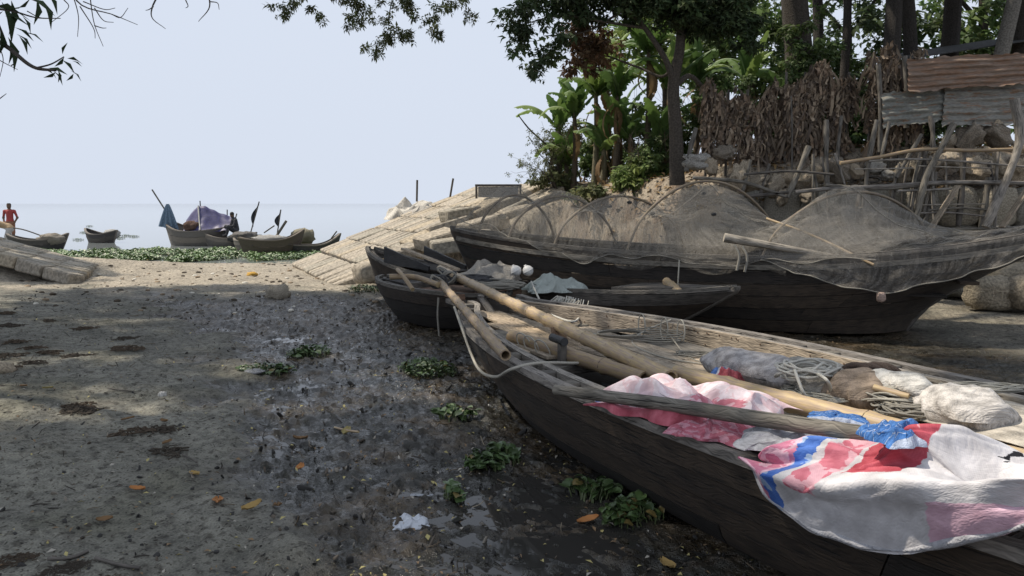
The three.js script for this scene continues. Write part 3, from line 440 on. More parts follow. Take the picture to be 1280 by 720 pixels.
{ // big white sack with red and blue print slung over the gunwale
  const tab = (T, u) => { const k = clamp(u) * (T.length - 1), i = Math.min(T.length - 2, k | 0); return mix(T[i], T[i + 1], k - i); }, hem = [.54, .46, .42, .43, .5, .61, .71, .78], top = [.58, .7, .76, .79, .8, .81, .85, .9];
  const f = (u, v) => {
    const l = 1.66 + u * 1.25, gw = fh.S(tl(l), 1, 1).z, H = tab(hem, u), T = tab(top, u), prof = [[-.6, .52], [-.42, .62], [-.24, T - .02], [-.08, T], [.04, T - .02], [.11, mix(T, H, .28)], [.145, mix(T, H, .62)], [.14, H]];
    const k = v * 7, i = Math.min(6, k | 0), q = k - i, sm = q * q * (3 - 2 * q), a = prof[i], b = prof[i + 1], off = mix(a[0], b[0], mix(q, sm, .5)), h = mix(a[1], b[1], mix(q, sm, .5));
    const fo_ = fold(u, v, 4, 3.1) + .55 * fold(u, v, 6, 13.7), dia = .014 * Math.sin((u * 5 + v * 3.2) * 3.3 + 2 * n2(u * 3, v * 3)), amp = mix(.085, .08, v);
    const rl = v - (.9 - .24 * u), tubeB = .075 * Math.exp(-rl * rl / .006) - .045 * Math.exp(-(rl + .13) * (rl + .13) / .004), big = .05 * n2(u * 2.6 + 4, v * 2.4) * ss(0, .2, u);
    return F(l + .012 * fo_ - .1 * (v - .6) * (1 - u), h + big * (v < .6 ? 1 : .4) + tubeB * .5 + (fo_ * amp + dia * .7) * (v > .7 ? .6 : 1), gw + off * mix(.45, 1, ss(0, .15, u)) + (v > .6 ? .05 * fo_ + dia + .02 : .02 * fo_) + tubeB);
  };
  const g = thing('woven_sack', 'big white woven sack with red and blue print slung over the gunwale', 'sack'); const body = mesh('cloth', sheet(f, 190, 130, .003, 0), bigSackM, g);
  const hm = []; for (let i = 0; i <= 40; i++) { const p = f(i / 40, .99); p.y += .006; hm.push(p); } mesh('rolled_hem', tube(hm, (t) => .012 + .006 * Math.sin(t * 21), 60, 8), greySackM, body); rebase(g);
}
function heapSack(label, c, ax, az, rot, h, m, seed, s = 3.4, name = 'woven_sack', category = 'sack') {
  const f = (u, v) => { const a = (u - .5) * 2, b = (v - .5) * 2, e = Math.max(0, 1 - Math.pow(Math.abs(a), 2.6)) * Math.max(0, 1 - Math.pow(Math.abs(b), 2.6)), fo_ = fold(u, v, s * 1.35, seed), wob = 1 + .16 * n2(a * 1.7 + seed, b * 1.7);
    const x = a * ax * wob + .012 * fo_, z = b * az * (1 + .16 * n2(a * 1.7 - seed, b * 1.7 + 4)) + .012 * fo_; const cs = Math.cos(rot), sn = Math.sin(rot);
    return V(c.x + x * cs + z * sn, c.y + h * Math.pow(e, .6) * (.75 + .4 * n2(a * 1.3 + seed, b * 1.3)) + fo_ * Math.min(ax, az) * .24 * (.3 + e), c.z - x * sn + z * cs); };
  const g = sheet((u, v) => f(v, u), 110, 110, .003, 0); return solo(name, g, m, label, category, name === 'woven_sack' ? 'woven sacks on the front boat' : undefined);
}
heapSack('crumpled pink and white woven sack under the grey wooden shaft', onLevel(862, 510, .55), .42, .34, -.75, .13, pinkSackM, 3.3);
heapSack('flat red-pink sack piece between the shaft and the big sack', onLevel(915, 542, .55), .26, .17, -.6, .06, cloth(sackTex((u, v) => u + fray(u, v, 4) < .3 ? [.85, .8, .82] : fbm(u * 9, v * 9, 4) > .05 ? [.82, .6, .65] : [.76, .44, .5]), .004, .15), 7.1, 3);
heapSack('grey sack corner beside the red-pink piece under the shaft', onLevel(990, 556, .6), .2, .14, -.5, .06, greySackM, 9.4, 3);
heapSack('small blue and white sack end sticking up over the pole', onLevel(1124, 548, .8), .11, .09, .3, .07, blueSackM, 5.7, 2);
heapSack('small red and blue sack end beside the grey bundle', onLevel(905, 474, .5), .09, .08, .4, .08, redBlueM, 4.9, 2);
heapSack('small blue scrap lying between the bamboo pole and the bundle', onLevel(1048, 523, .6), .12, .06, -.5, .03, blueSackM, 15.7, 2);

// rolled nets and tarps along the far side of the front boat
function roll(label, a, b, ra, rb, m, seed, name = 'net_bundle') {
  const ax = b.clone().sub(a), L = ax.length(); ax.normalize(); const side = V(-ax.z, 0, ax.x);
  const f = (u, v) => { const t = v * Math.PI * 2, r = mix(ra, rb, u) * Math.pow(Math.max(0, Math.sin(Math.PI * u)), .28) * (1 + .34 * fold(u, v, 3, seed) + .06 * Math.sin(v * 25.13 + u * 9)); return a.clone().addScaledVector(ax, u * L).addScaledVector(side, Math.cos(t) * r * 1.25).add(V(0, Math.sin(t) * r * .85, 0)); };
  return solo(name, mergeVertices(sheet(f, 48, 44, 0, 1), 1e-5), m, label, 'net bundle', 'bundles along the far side of the front boat');
}
const tarpM = (r, g, b) => new THREE.MeshPhysicalMaterial({ color: lin(r, g, b), map: rep(grainC, .8), bumpMap: rep(crinkleB, 1.6), bumpScale: .007, roughness: .85, specularIntensity: .3 });
roll('pale grey tarp roll at the start of the bundle by the far coaming', onLevel(884, 449, .52), onLevel(1000, 478, .55), .12, .16, tarpM(.48, .45, .44), 1.2);
roll('grey net roll wound with white rope in mid bundle', onLevel(980, 468, .54), onLevel(1060, 490, .55), .15, .16, tarpM(.42, .39, .34), 2.2);
roll('brown and white rolled net bundle tied with dark cloth', onLevel(1044, 484, .54), onLevel(1104, 500, .55), .15, .15, tarpM(.32, .25, .19), 3.9);
roll('white cloth roll lying on the sticks beside the far gunwale', onLevel(1086, 472, .62), onLevel(1166, 492, .62), .09, .09, tarpM(.58, .56, .52), 5.9);
roll('off-white tarp roll next to the spread tarp', onLevel(1150, 500, .56), onLevel(1262, 528, .58), .12, .15, tarpM(.54, .51, .48), 8.1);
{ // spread pale tarp at the right
  const f = (u, v) => { const fo_ = fold(u, v, 3, 6.6) * 1.4, l = 1.12 + 1.7 * u + .2 * v, w = -.12 - .86 * v + .1 * u; return F(l, .47 + .2 * Math.sin(Math.PI * clamp(v * .8 + .12)) * (.45 + .6 * u) + .035 * fo_, w + .03 * fo_); };
  solo('spread_tarp', sheet(f, 60, 50, .004, 0), tarpM(.46, .42, .36), 'spread beige tarp over the boat side at the right edge', 'tarp');
}
{ const g = thing('dark_tie', 'dark brown cloth knotted around the rolled bundle', 'cloth'); const c = onLevel(1084, 484, .55), rr = mulberry(5); for (let k = 0; k < 4; k++) { const pts = []; for (let i = 0; i <= 12; i++) { const a = i / 12 * 6.28; pts.push(V(c.x + (k - 1.5) * .05 + .12 * Math.cos(a) * .8 + .02 * rr(), c.y + .13 * Math.sin(a), c.z + .12 * Math.cos(a) * .6 + .03 * rr())); } mesh('strand', ropeGeo(pts, .02, 30, 7), matte(.1, .07, .055, .95, 8, .006), g); } rebase(g); }
for (const [a, b, l] of [[[1088, 478], [1140, 490], 'upper'], [[1092, 484], [1136, 496], 'lower']]) solo('bamboo_stick', tube([onLevel(a[0], a[1], .62), onLevel(b[0], b[1], .6)], .018, 6, 7, false), bamboo[0], l + ' of two short bamboo sticks stuck in the bundle', 'stick', 'sticks in the bundle');
[['looped white ropes hanging over the grey roll', 1008, 474, .6, .2, .14, .14, 70, .0075, 2, 21], ['tangled grey cords below the grey roll', 1040, 500, .5, .3, .16, .08, 150, .005, 0, 22], ['pale rope tangle between the brown and white bundles', 1130, 506, .52, .26, .16, .14, 190, .0055, 0, 23], ['greenish cord tangle under the white cloth roll', 1150, 520, .5, .24, .14, .1, 150, .005, 1, 24], ['grey rope coils beside the small red and blue sack end', 940, 487, .46, .2, .11, .05, 110, .006, 1, 25], ['net cords along the far gunwale near the spread tarp', 1222, 490, .52, .3, .08, .06, 130, .005, 0, 26], ['dry twiggy cords on the deck by the tarp roll', 868, 446, .42, .2, .12, .05, 60, .004, 1, 27]].forEach(([l, px, py, h, rx, rz, hh, n, r, m, s]) => solo('rope_heap', tangle(onLevel(px, py, h), rx, rz, hh, n, r, s), ropeM[m], l, 'rope', 'rope heaps on the front boat'));
solo('loop_rope', ropeGeo([onLevel(992, 455, .66), onLevel(996, 470, .66), onLevel(1005, 492, .58), onLevel(1020, 500, .5), onLevel(1036, 492, .55), onLevel(1034, 476, .66), onLevel(1020, 466, .66)], .009, 50, 6), ropeM[2], 'thick white rope looped in front of the grey roll', 'rope');
// ------------------------------------------------ the small boat wedged behind it
const SB = { a: V(-2.5, 0, -13.1), b: V(2.58, 0, -8.6) }; const sbDir = SB.b.clone().sub(SB.a), sbL = sbDir.length(); sbDir.normalize();
const SBc = SB.a.clone().lerp(SB.b, .5), sbTurn = Math.atan2(-sbDir.z, sbDir.x), sbQ = new THREE.Quaternion().setFromAxisAngle(V(0, 1, 0), sbTurn);
const G = (l, h, w) => V(l, h, w).applyQuaternion(sbQ).add(SBc);
{
  const g = thing('fishing_boat', 'small wooden boat wedged between the front boat and the net boat', 'boat', null, SBc, sbTurn), h2 = sbL / 2;
  const o = { lk0: h2 - .35, lk1: h2 - .8, lg0: h2, lg1: h2, hb: .5, bw: .38, p: 3.2, q: .6, end: .03, sheer: .46, rise0: .36, rise1: .16, rp: 3, rock: .15, strakes: 3, pieces: 2, seg: 40, mats: [oldWood[0], oldWood[1], tarWood[3]], railMat: oldWood[0], railW: .06, ribs: 11, ribMat: oldWood[1], bottoms: 3, bmat: brownWood[1], seed: 9 };
  const { S, rail } = hull(g, o); rail(-.1, .0, .04, .04, oldWood[1], -.95, .9, 'inner_rail');
  for (const [t0, t1, m] of [[.02, .45, brownWood[1]], [.453, .86, paleWood[1]]]) { const pts = []; for (let i = 0; i <= 10; i++) { const p = S(mix(t0, t1, i / 10), 1, -1); p.z += .09; p.y -= .1; pts.push(p); } mesh('inner_plank', bar(pts, .025, .17, 16), m, g); }
  for (const [l, m] of [[-1.9, 0], [-.9, 2], [.3, 1], [1.35, 0], [2.1, 2]]) { const q = Math.abs(S(l / h2, .8, 1).z); BX(g, 'thwart', block(.2, .035, q * 2 - .02, .006, l), brownWood[m], l, .38, 0); }
  for (let k = 0; k < 4; k++) BX(g, 'floor_plank', block(4.6, .025, .18, .005, k), brownWood[k % 3], -.1, .17, -.29 + k * .19);
  BX(g, 'straw_mat', block(.75, .05, .55, .015, 2), matte(.42, .31, .19, .95, 2, .02), -2.55, .6, 0, 0, 0, -.12);
  // upright black board near the far tip, tapering forward
  const sh = new THREE.Shape(); sh.moveTo(0, 0); sh.lineTo(0, .27); sh.lineTo(1.05, .06); sh.lineTo(1.05, 0); const bd = new THREE.ExtrudeGeometry(sh, { depth: .03, bevelEnabled: true, bevelSize: .006, bevelThickness: .006, bevelSegments: 1 });
  const bb = mesh('splash_board', bd, blackWood, g); bb.position.set(-2.5, .62, .36); bb.rotation.set(0, .02, -.05); const b2 = mesh('splash_board', bd, blackWood, g); b2.position.set(-2.4, .6, -.42); b2.rotation.set(0, -.05, -.05);
  BX(g, 'bow_plank', block(1.1, .03, .5, .006), tarWood[1], -1.6, .58, .1, 0, 0, -.06);
  BX(g, 'deck_tip', (() => { const s2 = new THREE.Shape(); s2.moveTo(0, -.42); s2.lineTo(1.35, -.03); s2.lineTo(1.35, .03); s2.lineTo(0, .42); const e = new THREE.ExtrudeGeometry(s2, { depth: .035, bevelEnabled: true, bevelSize: .006, bevelThickness: .006, bevelSegments: 1 }); e.rotateX(-Math.PI / 2); return e; })(), oldWood[1], h2 - 1.42, .53, 0, 0, 0, .05);
}
solo('pale_board', bar([at(504, 311, 12.2), at(572, 337, 10.8)], .09, .03, 4), paleWood[0], 'long pale board leaning over the small boat edge', 'board');
bambooPole('short bamboo stump standing out of the small boat', at(833, 352, 9.35), at(850, 367, 8.75), .055, .055, bamboo[0], { step: .2, name: 'bamboo_stump' });
for (const [px, l] of [[645, 'left of the pair'], [660, 'right of the pair, next to the green net']]) { const p = at(px, 338.5, 10.15); const g = new THREE.LatheGeometry([[0, -.075], [.03, -.07], [.055, -.05], [.071, -.022], [.074, -.004], [.079, -.003], [.079, .003], [.074, .004], [.071, .022], [.055, .05], [.03, .07], [.018, .074], [.018, .09], [0, .09]].map(([a, b]) => new THREE.Vector2(a, b)), 20); g.rotateZ(.5); g.translate(p.x, p.y, p.z); solo('net_float', g, matte(.74, .73, .72, .5, 3, .001), 'white ball float on the small boat, ' + l, 'float', 'white floats on the small boat'); }
const netHeapM = (r, g, b) => new THREE.MeshStandardMaterial({ color: lin(r, g, b), map: rep(grainC, 5), bumpMap: rep(crinkleB, 4), bumpScale: .01, roughness: 1 });
{ const p = at(693, 352, 9.75); p.y -= .11; heapSack('heap of pale green net beside the two white floats', p, .38, .28, .3, .18, netHeapM(.55, .6, .56), 21.3, 4, 'net_heap', 'net'); }
{ const p = at(612, 333, 10.7); p.y -= .2; heapSack('grey net heap in the small boat left of the floats', p, .46, .34, .6, .28, netHeapM(.45, .42, .38), 22.7, 4, 'net_heap', 'net'); }
// ------------------------------------------------ the big boat under nets
const NB = { c: V(3.19, 0, -10.17), turn: Math.atan2(-.34, .94) }, nbQ = new THREE.Quaternion().setFromAxisAngle(V(0, 1, 0), NB.turn), K = (l, h, w) => V(l, h, w).applyQuaternion(nbQ).add(NB.c);
const nboat = thing('fishing_boat', 'large dark hulled boat covered with draped nets on hoops', 'boat', null, NB.c, NB.turn);
const no = { lk0: 3.7, pb: 4.5, rake: 1.5, lk1: 1.95, lg0: 4.35, lg1: 4.6, hb: .98, bw: .66, p: 2.4, q: .75, end: .05, sheer: .92, rise0: .27, rise1: .72, rp: 2.1, rock: .0, strakes: 6, pieces: 3, seg: 60, mats: [wood(.03, .023, .018, .8), wood(.024, .019, .015, .8), wood(.046, .034, .025, .85), wood(.058, .042, .029, .85)], bmat: tarWood[2], railMat: oldWood[1], railW: .08, seed: 13, ribs: 14, ribMat: tarWood[1], bottoms: 4, post: .06, postR: .05, bulge: .05 };
const nh = hull(nboat, no);
{
  nh.rail(.045, -.1, .035, .06, oldWood[2], -.97, .97, 'rub_strake');
  for (let i = 0; i < 8; i++) { const l = -3.1 + i * .8, q = Math.abs(nh.S(l / 4.4, .75, 1).z); BX(nboat, 'thwart', block(.2, .04, q * 2 - .06, .006, i), tarWood[i % 4], l, .68, 0); }
  for (let i = 0; i < 5; i++) BX(nboat, 'deck_plank', block(5.4, .03, .24, .005, i), tarWood[i % 4], -.4, .5, -.52 + i * .26);
  // painted stern band: green with a red-brown edge
  const band = (t0, t1, m) => mesh('painted_band', sheet((u, v) => { const p = nh.S(mix(t0, t1, u), mix(.97, .35, v), 1); p.z += .014; return p; }, 6, 4, .004), m, nboat);
  band(-.995, -.93, matte(.05, .13, .11, .7, 2)); band(-.928, -.87, matte(.2, .1, .07, .7, 2));
}
const hoops = [[-3.4, 1.72, .9], [-2.65, 1.7, 1.3], [-1.75, 1.7, 1.6], [-.55, 1.9, 1.9], [1.2, 1.74, 2.0]]; // along, apex height, skew
{
  const g = thing('net_hoops', 'bent bamboo hoops arching over the large boat', 'frame');
  for (const [l, top, d] of hoops) { const a = nh.S(clamp((l - d / 2) / 4.4, -1, 1), 1, 1), b = nh.S(clamp((l + d / 2) / 4.4, -1, 1), 1, -1), pts = []; for (let i = 0; i <= 16; i++) { const j = i / 16, s = Math.pow(Math.sin(Math.PI * j), .6); pts.push(K(mix(a.x, b.x, j), mix(a.y, b.y, j) + (top - (a.y + b.y) / 2) * s, mix(a.z, b.z, j) * .94)); } mesh('hoop', tube(pts, .019, 40, 6), bamboo[2], g); }
  rebase(g);
}
{ // nets: tented over the hoops, hanging over the near gunwale
  const tent = (i) => { if (i < hoops[0][0]) return (hoops[0][1] - 1) * ss(-4.1, hoops[0][0], i); for (let k = 1; k < hoops.length; k++) if (i < hoops[k][0]) { const A = hoops[k - 1], B = hoops[k], f = (i - A[0]) / (B[0] - A[0]), gap = B[0] - A[0]; return mix(A[1], B[1], f) - .97 - Math.min(.55, .3 * gap) * Math.pow(Math.sin(Math.PI * f), .8); } return Math.max(.02, .78 * Math.exp(-Math.pow((i - 1.2) / .55, 1.4))); };
  const skew = (i) => { let d = 1, w = 0; for (const h of hoops) { const k = Math.exp(-Math.pow((i - h[0]) / .8, 2)); d += k * h[2] * 4; w += k * 4; } return d / (1 + w); };
  const hang1 = (i) => .05 - .2 * ss(-2.0, -3.0, i) + .13 * Math.exp(-Math.pow((i + 1.3) / .4, 2)) + .09 * Math.exp(-Math.pow((i - .55) / .3, 2)) + .03 * Math.sin(i * 9);
  const netFn = (i0, i1, hang, amp, seed) => (u, v) => {
    const i = mix(i0, i1, u), at_ = (l, sd) => nh.S(clamp(l / (l < 0 ? 4.35 : 4.6), -.99, .99), 1, sd), gwN = at_(i - skew(i) / 2, 1), gwF = at_(i + skew(i) / 2, -1);
    if (v < .2) { const q = 1 - v / .2; return K(i - skew(i) / 2 + .02 * n2(i * 6, seed), gwN.y + .03 - hang(i) * q, gwN.z + .05 + .05 * q + .05 * n2(i * 3.5, q * 2 + seed) * q); }
    const j = (v - .2) / .8, wr = .03 * n2(i * 3 + seed, j * 5) + .015 * n2(i * 11, j * 9 + seed) + .03 * Math.max(0, n2(i * 2.2 + j * 3, seed * 2));
    return K(i + skew(i) * (j - .5), mix(gwN.y, gwF.y, j) + .03 + tent(i) * amp * Math.pow(Math.sin(Math.PI * j), .62) + wr * Math.sin(Math.PI * j), mix(gwN.z, gwF.z, j) + .05 * (1 - 2 * j));
  };
  const hoopNet = netM(.46, .43, .385, .45), bowNet = netM(.45, .42, .38, .52);
  const g = thing('fishing_net', 'brown translucent net tented over the boat hoops', 'net'); const nn = mesh('netting', sheet(netFn(-3.75, 2.2, hang1, 1, 3), 150, 70, 0, 1), hoopNet, g);
  const f1 = netFn(-3.75, 2.2, hang1, 1, 3), hem = []; for (let i = 0; i <= 70; i++) hem.push(f1(i / 70, 0)); mesh('hem_rope', ropeGeo(hem, .006, 160, 5), ropeM[1], nn);
  const rid = []; for (let i = 0; i <= 50; i++) { const p = f1(i / 50, .6); p.y += .012; rid.push(p); } mesh('ridge_rope', ropeGeo(rid, .006, 120, 5), ropeM[1], nn); for (const u of [.3, .36, .45, .52, .6, .68, .75]) { const q = f1(u, .56 + .1 * n2(u * 40, 2)); mesh('float', lump(.035, .022, .022, .2, u * 9, 2, 2.4).translate(q.x, q.y + .01, q.z), blackWood, nn); }
  rebase(g);
  const hang2 = (i) => .03 + (i < 2.25 ? .44 * clamp((i - 1.1) / 1.15) : mix(.44, .2, clamp((i - 2.25) / 1.35))) + .015 * Math.sin(i * 14), f2 = netFn(1.1, 5, hang2, .7, 8), g2 = thing('fishing_net', 'grey net spread over the bow and hanging to a point', 'net'); const n2b = mesh('netting', sheet(f2, 80, 50, 0, 1), bowNet, g2);
  const h2 = []; for (let i = 0; i <= 50; i++) h2.push(f2(i / 50, 0)); mesh('hem_rope', ropeGeo(h2, .007, 120, 5), ropeM[1], n2b); const p = f2((2.25 - 1.1) / 3.9, 0); mesh('corner_weight', lump(.05, .06, .04, .15, 4, 2, 3).translate(p.x, p.y - .04, p.z), matte(.45, .33, .27, .9, 4), n2b); rebase(g2);
  const f3 = netFn(-1.1, 1.4, (i) => .1 + .16 * Math.abs(Math.sin(i * 3.1)), .55, 15), g3 = thing('fishing_net', 'second paler net slack over the middle of the hoops', 'net'); mesh('netting', sheet((u, v) => { const q = f3(u, v); q.y += .025; return q; }, 70, 50, 0, 1), netM(.46, .42, .36, .3), g3); rebase(g3);
}
solo('driftwood_log', tube([at(905, 297, 9.2), at(940, 303, 9.15), at(985, 311, 9.05), at(1060, 324, 8.95)], (t) => .058 - .025 * t, 18, 8), greyWood[2], 'grey driftwood log laid along the near gunwale over the net', 'log');
solo('net_pole', tube([at(958, 273, 9.7), at(1010, 292, 9.3), at(1092, 331, 8.7)], .016, 18, 6), bamboo[0], 'thin yellow stick holding the net down beside the log', 'stick');
for (const [px, py, l] of [[928, 308, 'by the log butt'], [918, 306, 'left of the log tie']]) solo('tie_cord', ropeGeo([at(px, py, 9.1), at(px + 6, py + 14, 9.05), at(px + 3, py + 32, 9.05)], .016, 14, 5), ropeM[1], 'frayed cord tied on the gunwale ' + l, 'rope', 'ties on the large boat gunwale');
for (const [px, py, h] of [[849, 325, 36], [686, 318, 26]]) solo('dangling_rope', ropeGeo([at(px, py, px > 800 ? 9.2 : 10.4), at(px - 1, py + h * .5, px > 800 ? 9.18 : 10.38), at(px - 2, py + h, px > 800 ? 9.2 : 10.4)], .009, 12, 5), ropeM[0], px > 800 ? 'cord hanging down the dark hull from the net edge' : 'cord hanging near the stern of the dark hull', 'rope');
// ------------------------------------------------ boats moored along the shore
const shoreWood = [matte(.2, .18, .16, .8, 2), matte(.16, .145, .13, .8, 2), matte(.23, .2, .17, .8, 2)], shoreDark = [matte(.08, .075, .07, .8, 2), matte(.1, .09, .08, .8, 2), matte(.065, .06, .058, .8, 2)];
function shoreBoat(label, px, py, d, L, turn, o = {}) {
  const p = at(px, py, d); p.y = -.27 - (o.sink ?? .12); const g = thing('moored_boat', label, 'boat', 'boats moored along the shore', p, turn), h2 = L / 2;
  const r = hull(g, { lk0: h2 * .8, lk1: h2 * .75, lg0: h2, lg1: h2, hb: o.hb ?? .6, bw: (o.hb ?? .6) * .6, p: 2.4, q: .8, end: .04, sheer: o.sheer ?? .55, rise0: o.rise0 ?? .25, rise1: o.rise1 ?? .25, rock: .12, strakes: 3, pieces: 1, seg: 26, mats: o.mats ?? shoreWood, railMat: o.rail ?? shoreWood[2], railW: .09, ribs: 0, seed: (px | 0) + 1 });
  for (let k = 0; k < 3; k++) { const l = (-.5 + k * .5) * h2, q = Math.abs(r.S(l / h2, .8, 1).z); BX(g, 'thwart', block(.22, .05, q * 2, .006), (o.mats ?? shoreWood)[1], l, (o.sheer ?? .55) * .78, 0); }
  return { g, S: r.S, p, turn };
}
function heapOn(name, label, category, px, py, d, rx, ry, rz, m, seed) { const q = at(px, py, d), g = lump(rx, ry, rz, .18, seed, 3, 2.4); g.translate(q.x, q.y, q.z); return solo(name, g, m, label, category, 'loads on the moored boats'); }
shoreBoat('dark open boat with a pale net heap near the two people', 48, 305, 30, 2.1, .35, { mats: shoreDark, hb: .5, sheer: .52 });
heapOn('net_heap', 'pale beige net heap on the dark boat near the people', 'net', 64, 299, 30, .5, .24, .34, matte(.45, .4, .33, 1, 3, .05), 2.4);
shoreBoat('small grey rowing boat alone on the open water', 127, 300, 36, 1.85, -.3, { mats: shoreDark, hb: .42, sheer: .5, rise0: .28, rise1: .2 });
heapOn('net_heap', 'white net heap in the lone rowing boat', 'net', 140, 293, 36, .36, .24, .28, matte(.6, .58, .54, 1, 3, .05), 5.4);
shoreBoat('grey wooden boat carrying the purple tarpaulin shelter', 247, 303, 33.5, 3.3, -.25, { hb: .75, sheer: .75, rise0: .55, rise1: .2 });
shoreBoat('low grey boat right of the purple shelter', 288, 304, 33, 2.2, .15, { hb: .5, sheer: .45 });
shoreBoat('weathered boat loaded with poles right of the black flags', 312, 306, 30, 2.2, -.9, { hb: .5, sheer: .5 });
shoreBoat('broad brown wooden boat drawn up on the weed strip', 340, 310, 27.6, 2.25, .3, { mats: [matte(.14, .11, .085, .8, 2), matte(.11, .09, .075, .8, 2)], hb: .62, sheer: .62, rise1: .38, rise0: .12, rail: matte(.16, .13, .1, .8, 2) });
shoreBoat('dark narrow boat with upturned end nearest the block slope', 391, 309, 28, 2.0, .35, { mats: shoreDark, hb: .42, sheer: .42, rise1: .42, rise0: .05 });
heapOn('net_heap', 'yellowish net heap behind the broad brown boat', 'net', 378, 296, 29, .45, .32, .3, matte(.42, .38, .27, 1, 3, .05), 7.4);
heapOn('cloth_heap', 'white cloth heap inside the broad brown boat', 'cloth', 337, 299, 28, .6, .16, .3, matte(.6, .58, .54, 1, 3, .05), 9.4);
heapOn('cargo_heap', 'grey heap of gear on the boat with poles', 'cargo', 306, 296, 30.5, .5, .22, .35, matte(.27, .25, .23, 1, 3, .06), 4.1);
heapOn('cargo_heap', 'reddish brown bundle in front of the purple shelter', 'cargo', 240, 283, 33, .32, .24, .3, matte(.2, .12, .09, 1, 3, .06), 3.1);
heapOn('cargo_heap', 'dark gear heap in the low grey boat', 'cargo', 296, 298, 32.6, .4, .16, .3, matte(.1, .1, .1, 1, 3, .06), 8.2);
{ // purple tarpaulin shelter
  const c = at(262, 291, 33.4), purple = new THREE.MeshPhysicalMaterial({ color: lin(.06, .055, .17), map: rep(grainC, 1), roughness: .55, transmission: .1, thickness: 0 });
  const g = thing('tarpaulin_shelter', 'purple blue tarpaulin shelter pitched on the grey boat', 'tarpaulin');
  const f = (u, v) => { const a = (u - .5) * 2, b = (v - .5) * 2, ridge = 1.1 * (1 - Math.abs(b)) * (1 - .42 * ss(-.45, 1, a)) + .1, sag = -.1 * Math.sin(Math.PI * Math.abs(b)) - .05 * Math.sin(u * 12) * Math.abs(b), left = a < -.45 ? (a + .45) * 1.1 : 0; return V(c.x + a * 1.0 + .1 * b, c.y + Math.max(0, ridge + sag + left * (1 - Math.abs(b)) + .04 * n2(u * 4, v * 5)), c.z + b * .65); };
  const tp = mesh('tarpaulin', sheet(f, 40, 30, .01), purple, g); const rp = []; for (let i = 0; i <= 10; i++) { const q = f(.28 + .1 * i / 10, .5 + .5 * i / 10); q.y += .02; q.z += .02; rp.push(q); } mesh('rope_strap', ropeGeo(rp, .03, 14, 5), ropeM[2], tp);
  for (const x of [-.35, .75]) mesh('tent_pole', tube([V(c.x + x, c.y - .3, c.z), V(c.x + x, c.y + (x < 0 ? 1.1 : .7), c.z)], .025, 4, 6, false), bamboo[2], g); rebase(g);
  const s = thing('furled_sail', 'blue grey furled sail hanging from a slanted spar', 'sail'), a = at(190, 237, 33.5), b = at(206, 262, 33.5), e = at(222, 288, 33.5), top = at(209.5, 255, 33.5);
  mesh('spar', tube([a, b, e], .035, 10, 6), oldWood[2], s); mesh('sail_cloth', sheet((u, v) => { const w = .06 + .4 * Math.pow(v, .85), y = top.y - 1.08 * v + (u - .5) * -.2 * v; return V(top.x + (u - .5) * 2 * w + .05, y, top.z + .1 + .06 * Math.sin(u * 22) * v); }, 30, 12, .01), new THREE.MeshPhysicalMaterial({ color: lin(.2, .3, .42), map: rep(grainC, 1), roughness: .7, transmission: .3, thickness: 0 }), s); rebase(s);
}
// flag poles, spars
const flagM = new THREE.MeshStandardMaterial({ color: lin(.03, .035, .045), roughness: .9 });
function flag(label, px0, py0, px1, py1, d, drop) { const g = thing('flag_pole', label, 'flag', 'black flags on the moored boats'), a = at(px0, py0, d), b = at(px1, py1, d); mesh('pole', tube([a, b], .025, 4, 6, false), oldWood[1], g); mesh('flag', sheet((u, v) => { const q = b.clone().lerp(a, .02 + drop * v); return V(q.x - (u - .02) * .2 * Math.sin(Math.PI * clamp(v * .9 + .08)), q.y - .15 * u, q.z + .04 * Math.sin(u * 5 + v * 6)); }, 6, 14, .008), flagM, g); rebase(g); }
flag('tall pole with a furled black flag over the boat with poles', 313, 292, 324, 252, 30.5, .65); flag('shorter pole with a small black flag over the broad boat', 346, 296, 351, 262, 29, .5);
for (const [a, b, d, l] of [[[252, 280], [250, 251], 34, 'thin pole behind the furled sail'], [[244, 283], [243, 262], 34, 'thin stake left of the purple shelter'], [[290, 288], [296, 267], 33, 'slanted pole right of the purple shelter'], [[284, 290], [284, 262], 34, 'upright pole at the right end of the purple shelter'], [[345, 296], [358, 276], 29, 'slanted flat plank over the broad brown boat'], [[330, 291], [343, 282], 30, 'short dark spar beside the tall flag'], [[414, 298], [421, 289], 28, 'pale tiller stick on the dark narrow boat'], [[0, 283.5], [54, 295.5], 31, 'long thin pole slanting down behind the two people']]) solo('boat_pole', tube([at(...a, d), at((a[0] + b[0]) / 2, (a[1] + b[1]) / 2 - (d === 31 ? 3 : 0), d), at(...b, d)], d === 29 ? .05 : .026, 8, 6), oldWood[d === 29 ? 2 : 1], l, 'pole', 'poles on the moored boats');
